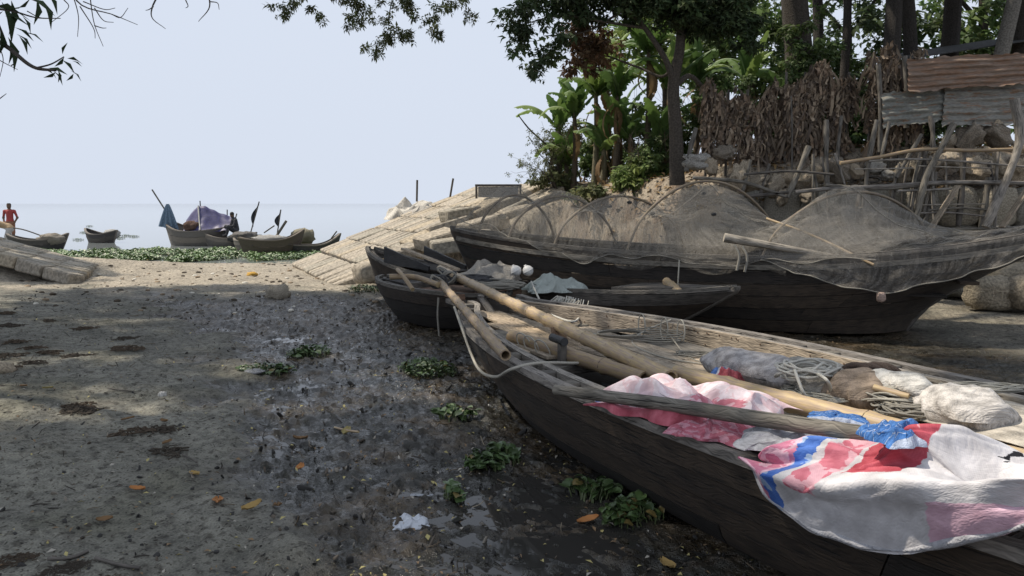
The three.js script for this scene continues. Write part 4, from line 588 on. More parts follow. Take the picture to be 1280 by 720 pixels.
// ------------------------------------------------ people by the water
function person(label, p, turn, J, colors) {
  const g = thing('person', label, 'person', 'people by the moored boats', p, turn);
  const res = 64, mc = new MarchingCubes(res, new THREE.MeshStandardMaterial(), false, false, 60000); mc.isolation = 0;
  const cap = (q, a, b, ra, rb) => { const ab = b.clone().sub(a), t = clamp(q.clone().sub(a).dot(ab) / ab.lengthSq()); return q.distanceTo(a.clone().addScaledVector(ab, t)) - mix(ra, rb, t); };
  const bones = J.map(([a, b, ra, rb]) => [V(...a), V(...b), ra, rb]), q = V(0, 0, 0), sc = .95;
  for (let z = 0; z < res; z++) for (let y = 0; y < res; y++) for (let x = 0; x < res; x++) { q.set((x - res / 2) / (res / 2) * sc, (y - res / 2) / (res / 2) * sc + .88, (z - res / 2) / (res / 2) * sc); let dd = 9; for (const [a, b, ra, rb] of bones) { const e = cap(q, a, b, ra, rb), h = clamp(.5 + .5 * (e - dd) / .04); dd = mix(e, dd, h) - .04 * h * (1 - h); } mc.field[x + y * res + z * res * res] = -dd; }
  mc.update(); const n = mc.count, pos = Array.from(mc.positionArray.slice(0, n * 3)), nor = Array.from(mc.normalArray.slice(0, n * 3)), col = [];
  for (let i = 0; i < n; i++) { pos[i * 3] *= sc; pos[i * 3 + 1] = pos[i * 3 + 1] * sc + .88; pos[i * 3 + 2] *= sc; col.push(...colors(pos[i * 3], pos[i * 3 + 1], pos[i * 3 + 2])); }
  const geo = new THREE.BufferGeometry(); geo.setAttribute('position', new THREE.Float32BufferAttribute(pos, 3)); geo.setAttribute('color', new THREE.Float32BufferAttribute(col, 3)); const w = mergeVertices(geo, 1e-4); w.computeVertexNormals(); if (w.attributes.normal.getY(0) * 0) { }
  mesh('body', w, new THREE.MeshStandardMaterial({ vertexColors: true, roughness: .8 }), g); return g;
}
const skin = [.12, .07, .045], hair = [.015, .013, .012];
{
  const stand = [[[0, 1.5, 0], [0, 1.57, .01], .05, .05], [[0, 1.62, .02], [0, 1.7, .01], .085, .09], [[0, 1.62, .1], [0, 1.61, .11], .02, .015], [[-.17, 1.42, 0], [.17, 1.42, 0], .075, .075], [[0, 1.38, 0], [0, 1.0, 0], .14, .13], [[0, .98, 0], [0, .9, 0], .15, .15], [[-.2, 1.42, 0], [-.27, 1.14, -.04], .055, .045], [[-.27, 1.14, -.04], [-.2, .93, .1], .042, .034], [[-.2, .93, .1], [-.15, .9, .15], .036, .02], [[.2, 1.42, 0], [.28, 1.14, -.04], .055, .045], [[.28, 1.14, -.04], [.21, .93, .1], .042, .034], [[.21, .93, .1], [.16, .9, .15], .036, .02], [[-.09, .9, 0], [-.1, .5, .02], .1, .08], [[.09, .9, 0], [.1, .5, .02], .1, .08], [[-.1, .5, .02], [-.11, .08, -.02], .06, .04], [[.1, .5, .02], [.11, .08, -.02], .06, .04], [[-.11, .05, -.03], [-.12, .035, .13], .045, .035], [[.11, .05, -.03], [.12, .035, .13], .045, .035]];
  const pa = at(14.5, 301, 33); pa.y = -.17; person('person in a red shirt standing with hands at the waist', pa, .2, stand, (x, y, z) => y > 1.62 && (z < .03 || y > 1.72) ? hair : y > 1.49 ? skin : Math.abs(x) > .2 && y < 1.2 ? skin : y > .97 ? [.3, .045, .04] : y > .42 ? [.22, .1, .06] : skin);
  const bend = [[[.0, 1.0, .52], [0, 1.06, .58], .05, .05], [[0, 1.1, .63], [0, 1.16, .68], .085, .09], [[0, 1.06, .73], [0, 1.05, .74], .02, .015], [[-.16, 1.0, .42], [.16, 1.0, .42], .075, .075], [[0, .98, .4], [0, .86, .08], .14, .13], [[0, .84, .05], [0, .78, 0], .15, .15], [[-.19, .98, .43], [-.22, .7, .5], .055, .045], [[-.22, .7, .5], [-.16, .48, .58], .042, .034], [[-.16, .48, .58], [-.14, .4, .62], .036, .02], [[.19, .98, .43], [.22, .7, .5], .055, .045], [[.22, .7, .5], [.16, .48, .58], .042, .034], [[.16, .48, .58], [.14, .4, .62], .036, .02], [[-.1, .8, 0], [-.12, .46, .12], .1, .08], [[.1, .8, 0], [.12, .46, .12], .1, .08], [[-.12, .46, .12], [-.13, .08, .0], .06, .04], [[.12, .46, .12], [.13, .08, .0], .06, .04], [[-.13, .05, 0], [-.14, .035, .16], .045, .035], [[.13, .05, 0], [.14, .035, .16], .045, .035]];
  const pb = at(14, 306, 31); pb.y = -.22; person('person bending forward in a tan shirt and pale wrap', pb, -1.2, bend, (x, y, z) => z > .58 && y > 1.12 ? hair : z > .5 && y > 1 ? skin : Math.abs(x) > .15 && y < .8 && z > .25 ? skin : y > .82 ? [.36, .25, .14] : y > .3 ? [.42, .4, .38] : skin);
  const sit = [[[0, .78, .06], [0, .84, .08], .05, .05], [[0, .9, .1], [0, .97, .1], .085, .09], [[-.16, .7, .02], [.16, .7, .02], .07, .07], [[0, .68, .02], [0, .3, -.05], .14, .14], [[-.19, .7, .02], [-.22, .45, .12], .055, .045], [[-.22, .45, .12], [-.12, .42, .36], .042, .034], [[-.12, .42, .36], [-.1, .42, .42], .034, .02], [[.19, .7, .02], [.22, .45, .12], .055, .045], [[.22, .45, .12], [.12, .42, .36], .042, .034], [[.12, .42, .36], [.1, .42, .42], .034, .02], [[-.1, .2, -.02], [-.13, .42, .34], .1, .075], [[.1, .2, -.02], [.13, .42, .34], .1, .075], [[-.13, .42, .34], [-.13, .08, .42], .06, .04], [[.13, .42, .34], [.13, .08, .42], .06, .04], [[-.13, .05, .42], [-.13, .04, .56], .04, .03], [[.13, .05, .42], [.13, .04, .56], .04, .03]];
  const pc = at(294, 295, 33); person('person in dark clothes crouching on the low grey boat', pc, -.9, sit, (x, y) => y > .93 ? hair : y > .84 ? skin : [.03, .03, .035]);
}
// ---------------------------------------------------------------- the bank on the right: sandbag wall, stakes, rails
{
  const bagM = [matte(.45, .42, .36, .95, 2, .03), matte(.5, .47, .4, .95, 2, .03), matte(.37, .34, .28, .95, 2, .03), matte(.52, .46, .36, .95, 2, .03)], w = thing('sandbag_wall', 'retaining wall of grey sandbags in rows behind the large boat', 'wall'), rr = mulberry(77);
  const rows = [[.05, .55, .62], [.62, .6, .5], [1.2, .64, .52]];
  rows.forEach(([y0, bh, bw], r) => { let x = 3.1 + r * .35; const vs = [0, 1, 2].map((k) => lump(bw * .54, bh * .54, .26, .07, r * 7 + k * 3.3, 3, 3.4)); while (x < 13) { const ww = bw * (.85 + .4 * rr()), m = mesh('sandbag', vs[(rr() * 3) | 0], bagM[(rr() * 4) | 0], w); m.position.set(x + ww / 2, y0 + bh / 2 + (rr() - .5) * .05, zFront(x) + .22 - r * .1 + (rr() - .5) * .07); m.rotation.set((rr() - .5) * .2, (rr() - .5) * .2, (rr() - .5) * .16); m.scale.x = ww / bw * 1.04; x += ww * .98; } });
  rebase(w);
  // stones, broken brick and clods along the top of the wall
  const stoneM = [matte(.55, .45, .33, .95, 2, .02), matte(.45, .38, .29, .95, 2, .02), matte(.34, .29, .23, .95, 2, .02), matte(.5, .47, .42, .95, 2, .02)], vs = [0, 1, 2, 3].map((k) => lump(.24, .13, .17, .34, k * 5.1, 3, 4));
  const STONES = ['large whitish stone at the foot of the slender tree', 'tan stone right of the slender tree foot', 'largest tan stone on the bank left of the first stake', 'dark stone below the largest tan stone', 'grey-brown stone right of the largest tan stone', 'grey-brown stone left of the first leaning stake', 'tan stone touching the first leaning stake', 'grey-brown stone right of the first leaning stake', 'tan stone between the first two stakes', 'dark stone at the second upright stake', 'small tan stone under the start of the upper rail', 'small whitish stone beside the crooked post foot', 'small whitish stone on the top row of sandbags', 'grey-brown stone behind the short slanted stake', 'grey-brown stone under the upper rail', 'dark stone where the long bent stake crosses the rails', 'grey-brown stone right of the bent stake top', 'large tan stone between upright stake and thick stake', 'grey-brown stone left of the thick stake', 'tan stone right of the thick stake', 'dark stone behind the whitish stones by the tree', 'dark large stone directly below the long tin sheet', 'dark large stone below the right end of the tin', 'grey-brown stone below the joint of the tin sheets', 'low grey-brown stone at the first stake foot', 'low dark stone left of the second stake foot'];
  [[872, 202, 13.4, 1.5, 3], [888, 208, 13.3, .9, 0], [925, 222, 13.0, 1.7, 0], [915, 235, 13, 1, 2], [945, 228, 12.9, 1.2, 1], [968, 232, 12.8, 1.1, 1], [984, 226, 12.9, 1.1, 0], [1005, 224, 12.8, 1.2, 1], [1022, 216, 12.8, 1.3, 0], [1046, 213, 12.8, 1.4, 2], [1070, 214, 12.8, .8, 0], [1094, 209, 12.8, 1, 3], [1110, 218, 12.7, .8, 3], [1128, 218, 12.7, 1.1, 1], [1145, 213, 12.7, 1.3, 1], [1170, 205, 12.7, 1.1, 2], [1190, 198, 12.7, 1.2, 1], [1222, 212, 12.6, 1.5, 0], [1248, 208, 12.6, 1.3, 1], [1272, 214, 12.5, 1.3, 0], [905, 190, 13.8, 1.1, 2], [1210, 172, 13, 1.6, 2], [1245, 168, 13, 1.6, 2], [1185, 180, 13, 1, 1], [978, 246, 12.7, 1, 1], [1010, 246, 12.6, .9, 2]].forEach(([px, py, d, s, m], k) => { const p = at(px, py, d), o = mesh(numbered('bank_stone'), vs[k % 4], stoneM[m], scene); o.position.copy(p); o.scale.setScalar(s * .64); o.rotation.set(k, k * 1.7, k * .6); tag(o, STONES[k], 'stone', 'stones along the bank top'); });
  const fence = thing('stake_fence', 'rickety fence of crooked stakes and bamboo rails before the sandbags', 'fence');
  const D = 12.25, stk = (pts, r, m, d = D) => mesh('stake', tube(pts.map(([x, y], i) => at(x, y, d - i * .04)), (t) => r * (1 + .15 * Math.sin(t * 9 + r * 300)), 14, 7), m, fence), rl = (pts, r, m, d = D - .12) => mesh('rail', tube(pts.map(([x, y]) => at(x, y, d)), r, 24, 6), m, fence);
  const g = oldWood, gw = greyWood;
  stk([[1011, 183], [998, 215], [984, 247]], .045, g[2]); stk([[1033, 150], [1033, 190], [1034, 232]], .04, g[0], 12.5); stk([[1096, 150], [1088, 190], [1083, 225], [1079, 268]], .038, g[0]); stk([[1152, 168], [1138, 192], [1120, 222]], .035, g[0]); stk([[1192, 155], [1174, 190], [1160, 215], [1150, 250], [1141, 297]], .048, g[2], 12.1);
  stk([[1268, 124], [1275, 172], [1262, 216], [1246, 252], [1232, 284]], .065, gw[0], 11.9); stk([[1204, 186], [1203, 230], [1198, 282]], .045, g[1]); stk([[1236, 222], [1231, 260], [1226, 286]], .05, g[0]); stk([[1116, 232], [1116, 262], [1118, 298]], .045, g[1]); stk([[1075, 236], [1074, 252], [1073, 274]], .05, g[1]); stk([[1154, 186], [1156, 210], [1150, 228]], .03, g[1]);
  stk([[1168, 215], [1162, 258], [1150, 292]], .045, g[0], 12.3); stk([[1104, 245], [1096, 262], [1084, 274]], .028, g[2], 12.15); stk([[1052, 145], [1048, 180], [1046, 212]], .028, g[0], 12.8); stk([[1112, 152], [1106, 178], [1102, 196]], .03, g[0], 12.6); stk([[1163, 145], [1166, 165], [1166, 186]], .04, g[1], 12.6); stk([[989, 120], [990, 170], [990, 215]], .016, g[1], 12.9); stk([[938, 200], [932, 225], [926, 250]], .03, g[2], 12.8); stk([[962, 205], [955, 225], [950, 246]], .025, g[1], 12.8); stk([[870, 160], [862, 190], [858, 214]], .04, g[0], 13.4);
  const board = (a, b) => mesh('leaning_board', bar([at(...a, 12.05), at(...b, 11.9)], .1, .03, 4), paleWood[1], fence); board([1197, 232], [1158, 294]); board([1290, 228], [1252, 284]);
  rl([[1050, 204], [1100, 196], [1150, 187], [1210, 188], [1290, 186]], .028, bamboo[1]); rl([[1086, 201], [1140, 199], [1192, 201], [1240, 205], [1290, 209]], .018, gw[0]); rl([[994, 240], [1035, 236], [1100, 233], [1190, 228], [1290, 229]], .034, gw[1]); rl([[1032, 231], [1100, 236], [1150, 232]], .024, g[2]); rl([[1074, 260], [1115, 260]], .018, g[2]); rl([[1160, 263], [1200, 260], [1245, 263]], .018, g[2]); rl([[1096, 288], [1180, 287], [1290, 284]], .024, g[2]); rl([[866, 222], [930, 228], [982, 246]], .03, g[2]); rl([[930, 218], [985, 214], [1042, 218]], .02, g[1]); rl([[912, 246], [950, 244], [985, 240]], .03, g[1]);
  { const fr = mulberry(19); for (let k = 0; k < 16; k++) { const x = 1000 + 280 * fr(), y = 186 + 20 * fr(), lx = (fr() - .5) * 46; stk([[x, y], [x + lx * .5 + 4 * (fr() - .5), y + 34], [x + lx, y + 68 + 24 * fr()]], .016 + .016 * fr(), [...g, gw[0]][(fr() * 4) | 0], 12.2 + .25 * fr()); } for (let k = 0; k < 5; k++) { const x = 1010 + 190 * fr(), y = 205 + 75 * fr(); rl([[x, y], [x + 35, y + 3 * (fr() - .5)], [x + 70 + 40 * fr(), y + 8 * (fr() - .5)]], .011 + .008 * fr(), gw[(fr() * 3) | 0], 12.1); } }
  rebase(fence);
  // twigs and dry litter held on the bank
  const tw = mesh(numbered('dry_twigs'), (() => { const gs = []; for (let k = 0; k < 420; k++) { const x = 2.6 + 8 * rr(), z = zFront(x) - .05 - rr() * .8, y = groundH(x, z) + .03 + .05 * rr(), a = rr() * 6.28, l = .1 + .3 * rr(); gs.push(tube([V(x, y, z), V(x + Math.cos(a) * l, y + (rr() - .5) * .12, z + Math.sin(a) * l)], .006 + .006 * rr(), 1, 4, false)); } return mergeGeometries(gs); })(), oldWood[0], scene); stuff(tw); tw.userData.label = 'dry twigs scattered along the bank';
  const fl = thing('fallen_leaves', 'brown fallen leaves covering the bank top', 'leaf litter'); fl.userData.kind = 'stuff'; // one mass
  const one = leafGeo(.11, .05, .02), im = new THREE.InstancedMesh(one, new THREE.MeshStandardMaterial({ roughness: .9 }), 2600), mm = new THREE.Matrix4(), q = new THREE.Quaternion(), c = new THREE.Color();
  for (let k = 0; k < 2600; k++) { const x = 1.6 + 10 * rr(), z = zFront(x) - .1 - Math.pow(rr(), 1.5) * 3.5; q.setFromEuler(new THREE.Euler((rr() - .5) * 1.2, rr() * 6.28, (rr() - .5) * 1.2)); mm.compose(V(x, groundH(x, z) + .02 + .03 * rr(), z), q, V(1, 1, 1).multiplyScalar(.7 + .8 * rr())); im.setMatrixAt(k, mm); const t = rr(); im.setColorAt(k, t < .6 ? c.setRGB(.19 * (1 + t), .125 * (1 + t), .075) : c.setRGB(.3, .22, .13)); } im.name = 'leaves'; fl.add(im);
}
function leafGeo(L, W, foldH = .01, bend = .15) { const p = [0, 0, 0, L * .45, foldH, W / 2, L * .45, foldH, -W / 2, L * .5, 0, 0, L, -L * bend, 0]; const g = new THREE.BufferGeometry(); g.setAttribute('position', new THREE.Float32BufferAttribute(p, 3)); g.setAttribute('uv', new THREE.Float32BufferAttribute([0, .5, .4, 1, .4, 0, .5, .5, 1, .5], 2)); g.setIndex([0, 1, 3, 1, 4, 3, 3, 4, 2, 0, 3, 2]); g.computeVertexNormals(); return g; }
// rusty tin sheets
{
  const rustC = (base, amt, seed) => tex(512, (u, v) => { const r = .8 * ss(.1 - amt, .45 - amt, fbm(u * 3 + seed, v * 7, 5) + .25 * fbm(u * 20, v * 20 + seed, 3)), w = .85 + .2 * fbm(u * 12, v * 30 + seed, 4); return [mix(base[0], .57, r) * w, mix(base[1], .44, r) * w, mix(base[2], .35, r) * w]; });
  const tin = (label, c4, n, m, d, seed) => { const [tl, tr, br, bl] = c4.map(([x, y], i) => at(x, y, d + (i > 1 ? -.12 : 0))); solo('tin_sheet', sheet((u, v) => { const p = tl.clone().lerp(tr, u).lerp(bl.clone().lerp(br, u), v), e = .03 * n2(u * 3 + seed, v * 2); p.z += .016 * Math.cos(v * n * Math.PI * 2) + e; p.y += .03 * n2(u * 9 + seed, 2) * (v < .02 || v > .98 ? 1 : 0) + .012 * n2(u * 3, seed); return p; }, 40, n * 8, .003, 0), new THREE.MeshStandardMaterial({ map: m, roughness: .7, metalness: .25 }), label, 'tin sheet', 'corrugated sheets on the bank'); };
  tin('rusty orange corrugated tin sheet on top of the bank fence', [[1134, 74], [1292, 65], [1292, 104], [1136, 115]], 6, rustC([.56, .48, .42], .2, 3), 12.9, 1);
  tin('short grey-green corrugated tin sheet under the rusty one', [[1102, 117], [1184, 111], [1184, 150], [1104, 160]], 5, rustC([.54, .54, .51], -.06, 8), 13.0, 2);
  tin('long grey corrugated tin sheet at the right of the short one', [[1181, 109], [1292, 103], [1292, 155], [1178, 158]], 6, rustC([.57, .56, .53], -.02, 5), 12.95, 3);
  for (const [a, b, r, l, m] of [[[1133, 160], [1131, 70], .045, 'stake propping the left edge of the rusty tin sheet', 0], [[1186, 165], [1184, 100], .03, 'stake behind the joint of the two grey sheets', 1], [[1100, 190], [1098, 80], .04, 'crooked post left of the tin sheets', 0]]) solo('fence_post', tube([at(...a, 13.05), at((a[0] + b[0]) / 2 + 2, (a[1] + b[1]) / 2, 13.05), at(...b, 13.05)], r, 10, 7), oldWood[m], l, 'post', 'posts of the tin fence');
  // dark tarpaulin roof edge behind the sheets
  solo('shed_roof', sheet((u, v) => { const p = at(1140 + 160 * u, 72 - 40 * u * .6 - 4 * v, 15.2); p.z -= v * 1.6; p.y += .25 * v; return p; }, 10, 6, .02), matte(.05, .05, .052, .8, 1), 'dark sloping shed roof behind the tin sheets', 'roof');
}
// dry leaf fence
function thatch(label, x0, x1, y0, y1, d, n, seed, slant = 0) {
  const g = thing('dry_leaf_fence', label, 'fence', 'dry leaf screens on the bank'), rr = mulberry(seed), gs = [], cols = [[.25, .18, .125], [.19, .145, .105], [.34, .265, .19], [.13, .1, .078]];
  const L = at(x0, y1, d), Rr = at(x1, y1, d), top = at(x0, y0, d).y, bot = L.y, W = Rr.x - L.x;
  for (let k = 0; k < n; k++) { const x = L.x - .1 + (W + .2) * rr(), hi = top + .1 + .35 * n2(x * 1.6, seed) + .12 * n2(x * 6, seed), y = mix(bot + .2 * rr(), hi, Math.pow(rr(), .8)), len = .12 + .3 * rr() * rr() + .25 * (rr() < .12), w = .02 + .045 * rr(), z = -d + (rr() - .5) * .3, lean = (rr() - .5) * 1.5, tn = .7 + .6 * rr(), c = cols[(rr() * 4) | 0].map((q) => q * tn); if (n2(x * 2.2 + seed, y * 1.4) < -.45) continue;
    const s = sheet((u, v) => V(x + lean * len * u * (1 - .4 * u) + (v - .5) * w * Math.sin(.4 + 2.5 * (1 - u * .85)), y - len * u * (1.1 - .4 * Math.abs(lean)), z + .09 * n2(u * 2, k) + Math.abs(v - .5) * .03 + .06 * u * n2(k * 3.1, 5)), 4, 2, 0), cc = []; for (let i = 0; i < s.attributes.position.count; i++) cc.push(...c); s.setAttribute('color', new THREE.Float32BufferAttribute(cc, 3)); gs.push(s); }
  stuff(mesh('dry_leaves', mergeGeometries(gs), new THREE.MeshPhysicalMaterial({ vertexColors: true, roughness: 1, transmission: .15, thickness: 0 }), g));
  for (let k = 0; k <= 4; k++) { const x = L.x + W * k / 4; mesh('post', tube([V(x, bot - .3, -d - .1), V(x + (rr() - .5) * .1, top + .1, -d - .1)], .025, 4, 6, false), oldWood[k % 3], g); }
  for (const q of [.5]) mesh('rail', tube([V(L.x - .05, mix(bot, top, q), -d + .08), V(Rr.x + .05, mix(bot, top, q) + .03, -d + .08)], .018, 4, 6, false), bamboo[2], g);
  rebase(g);
}
thatch('brown dry leaf screen behind the slender tree', 884, 985, 118, 200, 14.2, 1900, 3); thatch('brown dry leaf screen around the vine trunk', 984, 1058, 96, 188, 14, 1800, 4); thatch('narrow dry leaf screen left of the tin sheets', 1088, 1140, 82, 190, 13.4, 1300, 5);
// ---------------------------------------------------------------- trees and plants
function clusterGeo(L, W, k, seed, spread = 1, tw = 1) { const rr = mulberry(seed), gs = []; for (let i = 0; i < k; i++) { const g = leafGeo(L * (.75 + .5 * rr()), W * (.75 + .5 * rr()), W * .15, .18); g.rotateX((rr() - .5) * 1.2 * tw); g.rotateZ((rr() - .62) * 1.3 * spread); g.rotateY(rr() * 6.283); g.translate((rr() - .5) * L * .9, (rr() - .5) * L * .9, (rr() - .5) * L * .9); gs.push(g); } return mergeGeometries(gs); }
// leaf masses: blobs [x, y, z, rx, ry, rz, clusters]; clusters gather in clumps
function leaves(parent, name, geo, mat, blobs, seed, tint = [.7, 1.25], clump = .32, per = 14) {
  const rr = mulberry(seed), gauss = () => (rr() + rr() + rr() - 1.5) * 1.15; let total = 0; for (const b of blobs) total += b[6];
  const im = new THREE.InstancedMesh(geo, mat, total), m = new THREE.Matrix4(), q = new THREE.Quaternion(), c = new THREE.Color(); let n = 0;
  for (const [x, y, z, rx, ry, rz, cnt] of blobs) { let cx = 0, cy = 0, cz = 0, t0 = 1; for (let i = 0; i < cnt; i++) {
    if (i % per === 0) { let a, b, d; do { a = rr() * 2 - 1; b = rr() * 2 - 1; d = rr() * 2 - 1; } while (a * a + b * b + d * d > 1); cx = x + a * rx; cy = y + b * ry; cz = z + d * rz; t0 = mix(tint[0], tint[1], rr()); }
    q.setFromEuler(new THREE.Euler(rr() * .8, rr() * 6.28, rr() * .8)); const s = .65 + .7 * rr(); m.compose(V(cx + gauss() * clump, cy + gauss() * clump * .7, cz + gauss() * clump), q, V(s, s, s)); im.setMatrixAt(n, m); const t = t0 * (.85 + .3 * rr()); im.setColorAt(n++, c.setRGB(t * (.9 + .25 * rr()), t, t * (.85 + .2 * rr())));
  } }
  im.name = name; im.castShadow = im.receiveShadow = true; parent.add(im); return stuff(im);
}
const barkM = [matte(.12, .1, .08, .95, 1.5, .03), matte(.075, .062, .05, .95, 1.5, .03), matte(.24, .22, .19, .95, 1.5, .03), matte(.05, .042, .036, .95, 1.5, .03)];
const taper = (a, b) => (t) => mix(a, b, Math.pow(t, .8));
function limbs(list) { return mergeGeometries(list.map(([pts, a, b]) => tube(pts, taper(a, b), 6 + pts.length * 6, 9))); }
function tree(name, label, base, list, mat, group) { const g = thing(name, label, 'tree', group); g.position.copy(base); const inv = list.map(([pts, a, b]) => [pts.map((p) => p.clone().sub(base)), a, b]); mesh('trunk', limbs(inv), mat, g); return g; }
const rel = (g, blobs) => blobs.map((b) => [b[0] - g.position.x, b[1] - g.position.y, b[2] - g.position.z, ...b.slice(3)]);
const leafDark = leafM(.065, .1, .042, .4), leafMid = leafM(.1, .16, .05, .5), leafLight = leafM(.17, .24, .07, .5), leafOlive = leafM(.12, .14, .06, .4);
const cl12 = clusterGeo(.13, .055, 7, 3), clBig = clusterGeo(.24, .11, 7, 5), clSmall = clusterGeo(.055, .022, 12, 6, 1.3);
// twigs: random thin branches out of a set of points, returns tips
function twigs(from, n, len, r, seed, down = 0, gen = 2) { const rr = mulberry(seed), out = [], tips = []; const grow = (p, dir, l, r0, k) => { const a = p.clone().addScaledVector(dir, l * .5).add(V((rr() - .5) * l * .25, (rr() - .5) * l * .2, (rr() - .5) * l * .25)), b = p.clone().addScaledVector(dir, l).add(V(0, -down * l * .3, 0)); out.push([[p, a, b], r0, r0 * .45]); tips.push(b); if (k > 0) for (let i = 0; i < 2 + (rr() > .5); i++) { const d = dir.clone().add(V((rr() - .5) * 1.5, (rr() - .5) * 1.1 - down * .3, (rr() - .5) * 1.5)).normalize(); grow(rr() > .4 ? b : a, d, l * (.5 + .35 * rr()), r0 * .5, k - 1); } }; for (const [p, d] of from) for (let i = 0; i < n; i++) grow(p, d.clone().add(V((rr() - .5) * .9, (rr() - .5) * .7, (rr() - .5) * .9)).normalize(), len * (.7 + .5 * rr()), r, gen); return { out, tips }; }
{ // great shade tree: its trunk stands among the dry leaf screens, its crown spreads over the landing
  const b = at(1001, 190, 14.9), g = tree('shade_tree', 'great tree with vine covered trunk spreading its crown over the landing', b, [
    [[b.clone().add(V(0, -.3, 0)), at(1000, 90, 14.9), at(992, -20, 14.8), V(5.0, 7.4, -14.2)], .3, .22],
    [[V(5.0, 7.2, -14.2), V(3, 8.6, -13), V(0, 9.2, -12), V(-3.5, 9.4, -12.5)], .2, .07], [[V(5.0, 7.2, -14.2), V(4, 8.8, -11), V(2.5, 9.5, -8), V(.5, 9.6, -6)], .18, .06], [[V(5, 7.4, -14.2), V(6.5, 9, -12.5), V(8.5, 9.8, -10)], .18, .06], [[V(5, 7.3, -14.2), V(5.2, 9.6, -15), V(4.5, 11, -16)], .18, .07],
    [[V(1.2, 9, -12.4), V(-.5, 7.6, -11.2), V(-1.3, 6.2, -10.6), V(-1.6, 5.2, -10.3)], .07, .025], [[V(-1.6, 5.2, -10.3), V(-2.2, 4.8, -10.2), V(-2.7, 4.45, -10.1)], .022, .008], [[V(-1.6, 5.2, -10.3), V(-1.2, 4.7, -10.1), V(-.85, 4.4, -10)], .02, .008], [[V(-1.45, 5.6, -10.4), V(-1.5, 4.7, -10.3), V(-1.65, 4.0, -10.3)], .018, .006], [[V(1.5, 9, -11), V(1.6, 7.4, -10.4), V(1.2, 6.2, -10)], .05, .02],
  ], barkM[1]);
  leaves(g, 'crown', clBig, leafDark, rel(g, [[4.5, 9.2, -13, 4.2, 1.5, 3.6, 480], [0, 9.6, -12.8, 3.6, 1.3, 3, 330], [-4, 9.6, -13.6, 2.8, 1.1, 2.6, 420], [2, 9.8, -8, 3.6, 1.2, 3.4, 520], [8.4, 9.8, -10.5, 3.4, 1.4, 3.4, 300], [-2.4, 9.8, -7.4, 3, 1.1, 2.8, 520], [5, 10.8, -16.5, 3, 1.4, 2.2, 500]]), 21);
  leaves(g, 'vine', cl12, leafMid, rel(g, [[b.x - .05, 3.4, b.z + .25, .35, .9, .3, 260], [b.x, 4.6, b.z + .2, .5, .7, .4, 220], [b.x - .1, 2.7, b.z + .25, .45, .4, .3, 120]]), 22, [.6, 1.1], .14, 10);
  // feathery sprays hanging into view
  const sp = []; const spray = (px, py, d, rx, ry, n) => { const p = at(px, py, d); sp.push([p.x, p.y, p.z, rx, ry, .22, n]); };
  spray(358, 12, 10.2, .14, .1, 46); spray(400, 22, 10.2, .06, .04, 24); spray(370, 8, 10.2, .2, .06, 30); spray(432, 8, 10.1, .2, .09, 50); spray(436, 28, 10.1, .16, .07, 56); spray(463, 22, 10.1, .18, .1, 50); spray(478, 52, 10.3, .16, .06, 50); spray(462, 66, 10.3, .1, .09, 46); spray(498, 42, 10.3, .16, .05, 50); spray(512, 44, 10.2, .12, .05, 30); spray(500, 12, 10.2, .24, .1, 60); spray(530, 18, 10, .2, .12, 56); spray(543, 42, 10, .14, .07, 44); spray(562, 8, 10, .24, .08, 50); spray(580, 18, 10, .08, .07, 22); spray(398, -2, 10.1, .3, .08, 50); spray(480, -4, 10.1, .5, .1, 110); spray(585, 2, 10, .1, .1, 24);
  leaves(g, 'hanging_spray', clSmall, leafOlive, rel(g, sp.map((b) => [b[0], b[1], b[2], b[3] * 1.3, b[4] * 1.3, b[5], Math.ceil(b[6] * .45)])), 23, [.5, 1.1], .055, 5);
}
{ // slender tree in front of the banana clump
  const b = at(847, 218, 14.2), g = tree('slender_tree', 'slender grey tree forking in front of the banana clump', b, [[[b.clone().add(V(0, -.2, 0)), at(845, 170, 14.2), at(842, 105, 14.2), at(850, 60, 14.2), at(853, -10, 14.1), at(870, -90, 14)], .15, .06], [[at(842, 103, 14.2), at(832, 75, 14.1), at(806, 35, 14), at(785, 10, 13.9), at(765, -30, 13.8)], .07, .025], [[at(843, 108, 14.2), at(862, 95, 14.3), at(885, 118, 14.5), at(900, 135, 14.6)], .06, .025], [[at(848, 70, 14.2), at(830, 95, 14.4), at(800, 85, 14.6), at(760, 70, 14.8)], .04, .015], [[at(853, 20, 14.1), at(890, -5, 14), at(930, -40, 14)], .05, .02], [[at(806, 35, 14), at(760, 28, 13.8), at(700, 20, 13.6), at(655, 30, 13.5)], .03, .01], [[at(785, 10, 13.9), at(730, 40, 13.9), at(680, 45, 13.8)], .025, .008]], barkM[0]);
  const B = (px, py, d, rx, ry, n, rz = .6) => { const p = at(px, py, d); return [p.x, p.y, p.z, rx, ry, rz, n]; };
  leaves(g, 'crown', cl12, leafDark, rel(g, [B(880, 10, 14, .9, .5, 500, .8), B(905, 28, 14, .4, .4, 190), B(850, 15, 14, .4, .4, 150), B(800, 0, 13.8, .9, .35, 300), B(740, 5, 13.8, .7, .3, 190), B(690, 10, 13.6, .6, .3, 130), B(650, 20, 13.5, .28, .28, 70), B(655, 52, 13.5, .22, .18, 44), B(690, 60, 13.7, .35, .2, 60), B(672, 78, 13.7, .2, .2, 30), B(870, -30, 14, 1.4, .5, 500, 1), B(745, -30, 13.8, 1.4, .4, 400, 1), B(930, 45, 14.2, .35, .3, 80)]), 31, [.5, 1.2], .16, 9);
  leaves(g, 'dry_leaves', cl12, leafM(.16, .1, .055, .4), rel(g, [B(735, 40, 14.6, .45, .3, 130), B(755, 70, 14.7, .4, .25, 110), B(725, 75, 14.7, .3, .25, 60)]), 32, [.5, 1.3], .14, 8);
}
